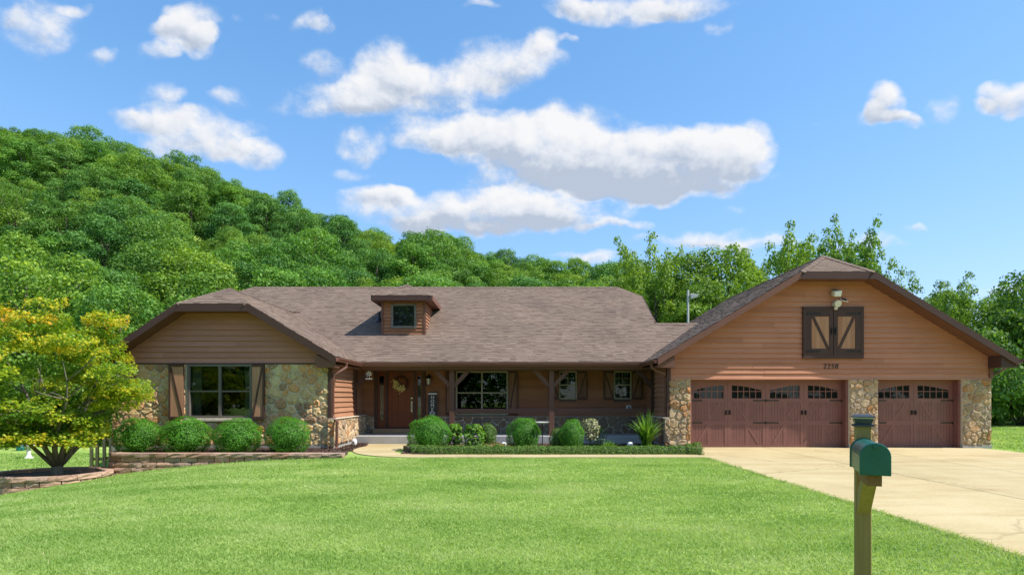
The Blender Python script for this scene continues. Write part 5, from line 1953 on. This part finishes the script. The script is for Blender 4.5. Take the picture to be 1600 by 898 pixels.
# small garden things
def dish_stand():
    p = at(847.5, 0, 17.3)
    t = thing('dish_stand', 'white round dish on a thin black stake in the flower bed', 'bird feeder', (p.x, 17.3, .02))
    obj('stake', MB().tube([(p.x, 17.3, -.05), (p.x, 17.3, .80)], .014, 8), 'black_iron', t)
    obj('dish', MB().lathe([(.03, .78), (.17, .80), (.205, .84), (.19, .84), (.03, .812)], (p.x, 17.3, 0), 22), 'white_paint', t)
dish_stand()
for px, Y, lab in ((787, 16.9, 'white garden light among the bronze ground plants'), (984.5, 17.0, 'white garden light left of the strap-leaved plant'), (553.5, 18.3, 'white garden light in the corner bed by the wing wall')):
    p = at(px, 0, Y)
    t = thing('garden_light', lab, 'garden light', (p.x, Y, .02), 0, 'white garden lights')
    obj('stake', MB().tube([(p.x, Y, -.06), (p.x, Y, .08)], .012, 6), 'white_paint', t)
    obj('shade', MB().lathe([(.03, .05), (.065, .07), (.085, .14), (.085, .21), (.06, .26), (.02, .275)], (p.x, Y, 0), 14), 'white_paint', t, smooth=True)
    obj('lens', MB().tube([(p.x, Y - .08, .17), (p.x, Y - .092, .17)], .03, 10), 'frame_grey', t)

def mulch(name, poly, n, z):
    xs = [p_[0] for p_ in poly]
    ys = [p_[1] for p_ in poly]
    P = np.stack([rng.uniform(min(xs), max(xs), n), rng.uniform(min(ys), max(ys), n), np.full(n, z) + rng.uniform(0, .025, n)], 1)
    P = P[[inpoly(a, b, poly) for a, b, _ in P]]
    m_ = len(P)
    me = leaves(name, P, rng.normal(size=(m_, 3)) * .5 + np.array([0, 0, 1]), rng.uniform(.03, .085, m_), rng.random(m_), .3)
    me.materials.append(MATS['mulch_chip'])
    o = obj(name, me, None)
    o['kind'] = 'stuff'
    o['label'] = 'brown bark mulch covering the planting bed'
mulch('mulch', BED, 9000, .03)
mulch('mulch', BED2, 1500, .035)
mulch('mulch', PLANTER, 5000, .075)

# ------------------------------------------------------------------ back yard on the left
def birdbath():
    Y = 24.0
    p = at(45, 0, Y)
    z = gz(p.x, Y)
    t = thing('bird_bath', 'white pedestal bird bath on the lawn behind the maple', 'bird bath', (p.x, Y, z))
    obj('pedestal', MB().lathe([(.17, -.02), (.17, .04), (.09, .08), (.065, .2), (.085, .3), (.06, .4), (.09, .46)], (p.x, Y, z), 18), 'white_paint', t, smooth=True)
    obj('basin', MB().lathe([(.08, .45), (.22, .49), (.235, .54), (.21, .54), (.08, .50)], (p.x, Y, z), 22), 'white_paint', t, smooth=True)
birdbath()
def barrel():
    Y = 27.5
    p = at(32, 0, Y)
    z = gz(p.x, Y)
    t = thing('rain_barrel', 'teal blue barrel standing before the dark shrubs at the yard edge', 'barrel', (p.x, Y, z))
    obj('drum', MB().lathe([(.14, 0), (.155, .03), (.165, .15), (.17, .27), (.165, .40), (.15, .47), (.14, .49)], (p.x, Y, z), 20), 'teal_plastic', t, smooth=True)
    obj('hoop', MB().lathe([(.172, .15), (.178, .16), (.172, .17)], (p.x, Y, z), 20), 'teal_plastic', t)
    obj('pump', MB().tube([(p.x, Y, z + .48), (p.x, Y, z + .62)], .03, 8), 'pole_grey', t)
barrel()
def pickets():
    Y = 17.9
    t = thing('picket_gate', 'short pale wooden picket panel between the maple and the house corner', 'fence', (at(158, 0, Y).x, Y, gz(-12.5, Y)))
    xs = [143, 152, 163, 173]
    for i, px in enumerate(xs):
        y_ = Y - (.0 if i < 2 else -.5)
        p = at(px, 0, y_)
        zb = gz(p.x, y_)
        top = at(0, 693 if i < 2 else 684, y_).z
        obj('picket', MB().box(p.x - .05, p.x + .05, y_ - .02, y_ + .02, zb - .1, top), 'fence_wood', t, bevel=.006)
    a, b = at(141, 719, Y), at(160, 719, Y)
    obj('rail', MB().box(a.x, b.x, Y + .021, Y + .06, a.z, a.z + .09), 'fence_wood', t)
    a, b = at(160, 688, Y + .5), at(176, 688, Y + .5)
    obj('rail', MB().box(a.x, b.x, Y + .521, Y + .56, a.z - .02, a.z + .06), 'fence_wood', t)
    obj('rail', MB().box(a.x, b.x, Y + .521, Y + .56, a.z - .6, a.z - .5), 'fence_wood', t)
pickets()
def yard_lamp():
    Y = 31.0
    p = at(1075, 0, Y)
    zt = at(0, 453, Y).z
    t = thing('yard_lamp', 'thin pale pole with a side lamp rising behind the low roof', 'lamp post', (p.x, Y, 0))
    obj('pole', MB().tube([(p.x, Y, -.3), (p.x, Y, zt)], .06, 10), 'pole_grey', t)
    zl = at(0, 463, Y).z
    obj('lamp_arm', MB().bar((p.x, Y, zl + .05), (p.x + .2, Y, zl + .05), .06, .06), 'pole_grey', t)
    obj('lamp_head', MB().hexa([(p.x + .14, Y - .1, zl - .14), (p.x + .46, Y - .1, zl - .06), (p.x + .46, Y + .1, zl - .06), (p.x + .14, Y + .1, zl - .14), (p.x + .10, Y - .12, zl + .14), (p.x + .52, Y - .12, zl + .08), (p.x + .52, Y + .12, zl + .08), (p.x + .10, Y + .12, zl + .14)]), 'pole_grey', t, bevel=.02)
yard_lamp()

# ------------------------------------------------------------------ the maple
def maple():
    bx, by, bz = -11.22, 14.5, -.36
    t = thing('japanese_maple', 'spreading maple with yellow orange tipped leaves in the round planter', 'tree', (bx, by, bz))
    random.seed(21)
    tb = MB()
    tb.tube([(0, 0, -.3), (.0, 0, .08), (-.02, .02, .24), (-.02, .02, .4)], [.17, .135, .12, .08], 10)
    tips = []
    for i in range(11):
        a = i * 2.399 + .3
        s = .55 + .45 * random.random()
        r = 1.5 * s
        z = random.uniform(1.5, 2.9)
        p = limb((-.02 + .05 * math.cos(a), .02 + .05 * math.sin(a), .22), (r * math.cos(a), r * math.sin(a), z), 7, .10)
        tb.tube(p, [.062, .052, .044, .036, .026, .016, .006], 7)
        for k in range(4):
            b = p[random.choice((3, 4, 5))]
            aa = a + random.uniform(-1.0, 1.0)
            q = (b.x + random.uniform(.5, 1.1) * math.cos(aa), b.y + random.uniform(.5, 1.1) * math.sin(aa), b.z + random.uniform(.1, .6))
            tb.tube(limb(b, q, 4, .12), [.026, .018, .012, .005], 5)
    obj('trunk', tb, 'bark_maple', t, local=True, smooth=True)
    # layered sprays: flat fans of leaves, thickest at the rim of an uneven dome
    sprays = []
    for i in range(132):
        u = (i + .5) / 132
        a = i * 2.399 + random.uniform(-.35, .35)
        z = .92 + 3.16 * u ** .95
        env = 1.98 * math.sqrt(max(.02, 1 - abs((u - .50) / .64) ** 2.6)) * (.60 + .40 * min(1, u / .32))
        lob = 1 + .15 * math.sin(3 * a + 1.0) + .14 * math.sin(5 * a + 6 * u)
        z += random.uniform(-.16, .22) * (u > .5)
        r = env * lob * random.choice((random.uniform(.35, .8), random.uniform(.8, 1.0), random.uniform(.85, 1.02)))
        if z < 1.25:
            r = max(r, .9)
        if math.cos(a) > .2 and z < 1.9:
            r *= .55 + .45 * max(0, (z - .9))
        sprays.append((r * math.cos(a) * .97 - .26 - .30 * min(1, u * 1.6), r * math.sin(a) * .92, z, random.uniform(.26, .50), a, r / max(env * lob, .01), u))
    for k in range(9):                                    # one long limb reaching towards the house
        sprays.append((1.25 + .13 * k, -.3 + .1 * math.sin(k * 2), 2.05 + .1 * math.sin(k * 1.7), .34 - .012 * k, 0.0, .95, .55))
    for i in range(26):                                   # low sprays hanging in front of the limbs
        a = random.uniform(math.pi * 1.02, math.pi * 1.98)
        r = random.uniform(.55, 1.55)
        sprays.append((r * math.cos(a) - .15, r * math.sin(a) * .8, random.uniform(.86, 1.5), random.uniform(.28, .42), a, .95, random.uniform(.1, .6)))
    C, N_, T, S = [], [], [], []
    for (x, y, z, rad, a, q, u) in sprays:
        n = int(430 * (rad / .42) ** 2)
        rr = rad * np.sqrt(rng.random(n))
        th = rng.uniform(0, 6.28, n)
        lx, ly = rr * np.cos(th) * 1.15, rr * np.sin(th)
        lz = rng.normal(0, .055, n) - .22 * (rr / rad) ** 2 * rad + .05 * np.sin(th * 3)
        C.append(np.stack([x + lx, y + ly, z + lz], 1))
        outward = np.stack([np.cos(a) * np.ones(n), np.sin(a) * np.ones(n), np.zeros(n)], 1)
        N_.append(outward * .35 + rng.normal(size=(n, 3)) * .5 + np.array([0, 0, .9]))
        # leaves turn first at the rim of the crown and the rim of each spray
        tip = .50 * (q > .8) * (.30 + .70 * u) + .16 * u
        T.append(np.clip(rng.normal(.05, .10, n) + tip * (rr / rad) ** 1.3 + rng.normal(0, .09), 0, 1))
        S.append(rng.uniform(.055, .095, n))
    C, N_, T, S = map(np.concatenate, (C, N_, T, S))
    me = leaves('crown', C, N_, S, T, shape='star')
    me.materials.append(MATS['leaf_maple'])
    obj('crown', me, None, t, local=True)
maple()

# ------------------------------------------------------------------ the wooded hill
HP = [tree_proto('hill%d' % i, 11.5 + (i % 2), 6.4 + (i % 3) * .7, 2.6, 22000, .22, 34 + 3 * i, 'leaf_hill', style=('round', 'tall', 'open', 'round', 'open', 'round')[i], seed=40 + i) for i in range(6)]
LP = [tree_proto('light%d' % i, 11.0, (6.0, 7.0, 8.0)[i], 1.2, 17000, .21, 36, 'leaf_light', style=('tall', 'round', 'open')[i], seed=60 + i) for i in range(3)]
WP = [tree_proto('wispy%d' % i, 10.0, 7.0, 1.0, 19000, .18, 30, 'leaf_light', style='wispy', seed=66 + i) for i in range(2)]
DP = [tree_proto('dark%d' % i, 9.0, 7.0, .5, 17000, .21, 38, 'leaf_dark', style=('round', 'open')[i], seed=80 + i) for i in range(2)]
NP = [tree_proto('near%d' % i, 13.0, 9.0, 1.5, 24000, .25, 52, 'leaf_hill', style=('round', 'open')[i], seed=90 + i) for i in range(2)]

def screen(p):
    return (CX + F * p[0] / p[1], HZ - F * (p[2] - CAMZ) / p[1])

def roofline(px):
    if px < 200:
        return 700
    if 1020 < px < 1560:
        return float(np.interp(px, [1020, 1090, 1255, 1300, 1370, 1560], [504, 504, 424, 408, 424, 545]))
    return float(np.interp(px, [200, 275, 357, 397, 965, 1003, 1021], [540, 474, 455, 448, 450, 463, 504]))

random.seed(5)
hill = []
row = 0
y = 44.0
while y < 112:
    x = -0.98 * y + random.uniform(-3, 3)
    while x < .34 * y:
        X, Y = x + random.uniform(-1.5, 1.5), y + random.uniform(-1.6, 1.6)
        s = random.uniform(.56, .96)
        if Y > 96:
            s *= random.uniform(.85, 1.12)
        z = gz(X, Y)
        px, py = screen((X, Y, z + 11.0 * s))
        # the wood thins out and gets lower towards the right
        top = CAMZ + (HZ - float(np.interp(px, [0, 200, 400, 600, 800, 950, 1100, 1300], [186, 218, 284, 338, 380, 404, 424, 440])) + random.uniform(-12, 20)) / F * Y
        s = min(s, max(.35, (top - z + .5) / 12.8))
        px, py = screen((X, Y, z + 11.0 * s))
        if py < roofline(px) - 6 and px > -90:
            hill.append((y, X, z, s, Y))
        x += 4.7 + .012 * y
    y += 4.3 + .018 * y
ORD = ('first second third fourth fifth sixth seventh eighth ninth tenth eleventh twelfth thirteenth fourteenth fifteenth sixteenth seventeenth eighteenth nineteenth twentieth '
       'twenty-first twenty-second twenty-third twenty-fourth twenty-fifth twenty-sixth twenty-seventh twenty-eighth twenty-ninth thirtieth '
       'thirty-first thirty-second thirty-third thirty-fourth thirty-fifth thirty-sixth thirty-seventh thirty-eighth thirty-ninth fortieth').split()
rows = sorted({h[0] for h in hill})
cnt = {}
for (yr, X, z, s, Y) in sorted(hill):
    k = cnt.get(yr, 0)
    cnt[yr] = k + 1
    if yr == rows[-1]:
        lab, grp = ORD[k] + ' tree from the left along the skyline of the wooded hill', 'trees on the hill skyline'
    elif yr == rows[0]:
        lab, grp = ORD[k] + ' tree from the left in the lowest row at the foot of the wooded hill', 'trees at the foot of the hill'
    else:
        sx = screen((X, Y, z + 5))[0]
        over = ('maple' if sx < 215 else 'wing roof' if sx < 560 else 'dormer' if sx < 720 else 'right half of the main roof')
        k2 = rows.index(yr) / (len(rows) - 1)
        high = 'low' if k2 < .36 else 'halfway up' if k2 < .7 else 'high'
        lab, grp = 'green tree %s the wooded hill above the %s' % (high if high == 'halfway up' else high + ' on', over), 'hill trees %s above the %s' % (high, over)
    place_tree(random.choice(HP + WP + LP[:1] if yr == rows[-1] else HP + HP + LP[1:] + NP[:1]), lab, (X, Y, z - .5), random.uniform(0, 6.28), (s * random.uniform(.95, 1.2), s * random.uniform(.95, 1.2), s * random.uniform(.92, 1.04)), grp)

near = [(-40.5, 43, 1.05, 0, 'tall leafy green tree at the far left edge of the wood'), (-33.5, 40.5, .98, 1, 'large dark green tree behind the maple at the foot of the hill'),
        (-26.5, 40, .80, 0, 'green tree at the foot of the hill just left of the wing roof'), (-20.5, 42, .74, 1, 'green tree at the foot of the hill behind the wing roof peak')]
for X, Y, s, k, lab in near:
    place_tree(NP[k], lab, (X, Y, gz(X, Y) - .2), X, (s, s, s), None)

right = [  # px, Y, top py, width scale, proto, label
    (1022, 38, 374, .75, WP[1], 'slender tall green tree right of the main roof end'), (1068, 40, 395, .9, LP[1], 'bright green bushy tree behind the yard lamp'),
    (1130, 39, 388, .95, LP[1], 'bright green rounded tree left of the garage roof peak'), (1170, 43, 420, .7, LP[0], 'narrow green tree behind the left garage roof slope'),
    (1222, 40, 364, .85, WP[0], 'loose open tree rising behind the left of the garage peak'), (1280, 42, 376, .85, WP[1], 'light open tree directly behind the garage peak'),
    (1322, 41, 348, .70, WP[0], 'wispy tall tree just right of the garage peak'), (985, 42, 405, .7, LP[1], 'small green tree at the right end of the hillside wood'),
    (1448, 44, 432, .8, WP[1], 'light green tree above the right garage roof slope'), (1508, 46, 446, .9, WP[0], 'pale green tree between the roof edge and dark trees'),
    (1568, 42, 462, .85, LP[1], 'light green tree beyond the lawn right of the eave'), (1652, 38, 418, .95, DP[1], 'tall dark green tree at the right picture edge'),
    (1720, 40, 400, 1.0, DP[0], 'dark green tree mostly outside the right picture edge'), (1262, 45, 388, 1.05, LP[2], 'full rounded tree low behind the garage peak'), (1472, 47, 456, .9, LP[1], 'rounded light green tree low behind the right roof slope'),
    (1100, 37, 440, .8, LP[1], 'low bright green tree under the taller ones behind the low roof')]
for px, Y, py, ws, pr, lab in right:
    p = at(px, py, Y)
    hgt = max(v.co.z for v in pr[1].vertices) * .97
    s = p.z / hgt
    place_tree(pr, lab, (p.x, Y, -.1), px * .37, (ws * 1.0, ws * 1.0, s), None)

# shrubs at the edge of the right-hand lawn and in the left yard
SB = [tree_proto('shrub%d' % i, 3.2, 3.4, .0, 9000, .17, 26, 'leaf_dark', style='round', seed=70 + i) for i in range(2)]
for i, (X, Y, s, lab) in enumerate(((25.6, 32.5, 1.25, 'dark leafy shrub beside the right garage corner at the lawn edge'), (28.6, 33.2, 1.5, 'large dark shrub at the far right lawn edge'),
                                    (32.0, 33.8, 1.35, 'dark shrub beyond the right picture edge of the lawn'))):
    place_tree(SB[i % 2], lab, (X, Y, -.1), i * 2.1, (s, s, s * 1.35), 'shrubs along the right lawn edge', 'shrub', 'shrub')
xs = [-36, -33, -30.4, -27.8, -25.2, -22.6, -20.2, -17.8]
names = ['dark shrub at the left picture edge of the back yard', 'dark shrub second from the left in the back yard border', 'dark shrub behind the teal barrel', 'dark shrub right behind the bird bath',
         'dark shrub behind the maple trunk', 'dark shrub right of the maple trunk', 'dark shrub behind the wooden pickets', 'dark shrub next to the left house corner']
for i, (X, lab) in enumerate(zip(xs, names)):
    Y = 31.2 + .9 * (i % 2)
    s = 1.0 + .25 * ((i * 7) % 3) / 2
    place_tree(SB[i % 2], lab, (X, Y, gz(X, Y) - .1), i * 1.3, (s, s, s), 'shrubs along the back yard border', 'shrub', 'shrub')

# the wood across the street, behind the viewer: what the window panes mirror
def street_wood():
    P, N_, T = [], [], []
    r = np.random.default_rng(77)
    for i in range(21):
        X = -52 + i * 5.2 + r.uniform(-2, 2)
        Y = -30 - r.uniform(0, 9)
        lob = []
        H = r.uniform(12.5, 16)
        for k in range(18):
            a, u = k * 2.4, (k + .5) / 18
            rad = 3.3 * math.sin(math.pi * (.15 + .75 * u))
            lob.append((X + rad * math.cos(a), Y + rad * math.sin(a), .4 + H * u, 1.9, 1.9, 1.5))
        p, n, t_ = crown_points(lob, 4600)
        P.append(p)
        N_.append(n)
        T.append(t_)
    P, N_, T = map(np.concatenate, (P, N_, T))
    me = leaves('street_wood', P, N_, rng.uniform(.35, .75, len(P)), np.clip(rng.normal(.45, .2, len(P)) + T, 0, 1), .6)
    me.materials.append(MATS['leaf_hill'])
    o = obj('street_wood', me, None)
    o['kind'] = 'stuff'
    o['label'] = 'line of green trees across the street, mirrored in the windows'
street_wood()

# ------------------------------------------------------------------ grass
def grass(name, specs, label):
    Vs, cs, ids, ts = [], [], [], []
    base = 0
    for (x0, x1, y0, y1, dens, h, w, wedge) in specs:
        n = int((x1 - x0) * (y1 - y0) * dens)
        X, Y = rng.uniform(x0, x1, n), rng.uniform(y0, y1, n)
        if wedge:
            k = (np.abs(X) < .95 * Y + 1.5)
            X, Y = X[k], Y[k]
        ok = ~((X > 5.05 + .035 * np.sin(Y * 2.3) * np.sin(Y * .9 + 1) + rng.normal(0, .03, len(X))) & (X < 14.36) & (Y < 18.3))
        ok &= ~((Y > 15.14) & (Y < 19.4) & (X > -5.2) & (X < 5.2))
        ok &= ~((Y > 15.07) & (X > -10.75) & (X < -4.2))
        ok &= ~((((X + 11.35) / 1.40) ** 2 + ((Y - 14.45) / 1.16) ** 2) < 1)
        ok &= ~((Y > 16.9) & (X > -11.9) & (X < 14.8))
        X, Y = X[ok], Y[ok]
        n = len(X)
        Z = np.where(X < -4, -.0115 * np.minimum(-X - 4, 9.0) ** 2, 0)
        a = rng.uniform(0, 6.28, n)
        hh = h * rng.uniform(.5, 1.25, n) + np.where((X > 4.9) & (X < 5.2) & (Y < 15.2), rng.uniform(.0, .03, n), 0)
        ln = rng.uniform(.3, 2.0, n) * hh
        la = rng.uniform(0, 6.28, n)
        dxv, dyv = np.cos(a) * w * .5, np.sin(a) * w * .5
        lx, ly = np.cos(la) * ln, np.sin(la) * ln
        V = np.empty((n, 5, 3))
        V[:, 0] = np.stack([X - dxv, Y - dyv, Z - .005], 1)
        V[:, 1] = np.stack([X + dxv, Y + dyv, Z - .005], 1)
        V[:, 2] = np.stack([X + dxv * .8 + lx * .35, Y + dyv * .8 + ly * .35, Z + hh * .55], 1)
        V[:, 3] = np.stack([X - dxv * .8 + lx * .35, Y - dyv * .8 + ly * .35, Z + hh * .55], 1)
        V[:, 4] = np.stack([X + lx, Y + ly, Z + hh], 1)
        i0 = base + np.arange(n)[:, None] * 5
        q = i0 + np.array([[0, 1, 2, 3]])
        t_ = i0 + np.array([[3, 2, 4]])
        ids.append(np.concatenate([q, t_], 1).reshape(-1))
        cs.append(np.tile([4, 3], n))
        Vs.append(V.reshape(-1, 3))
        tone = np.clip(rng.normal(.42, .10, n) + np.where(rng.random(n) < .03, .35, 0), 0, 1)
        ts.append(np.repeat(tone, 5))
        base += n * 5
    me = mesh_np(name, np.concatenate(Vs), np.concatenate(cs), np.concatenate(ids), np.concatenate(ts))
    me.materials.append(MATS['grass_blade'])
    o = obj(name, me, None)
    o['kind'] = 'stuff'
    o['label'] = label
grass('grass', [(-9, 5.1, 4.0, 7.5, 4200, .028, .0075, True), (-13, 5.1, 7.5, 11, 2700, .027, .009, True), (-16, 5.1, 11, 15.2, 1700, .027, .011, True),
                (-24, -4, 15.0, 26, 220, .06, .025, True), (14.3, 26, 13.5, 31, 220, .06, .025, True)], 'short mown green grass blades of the front lawn')
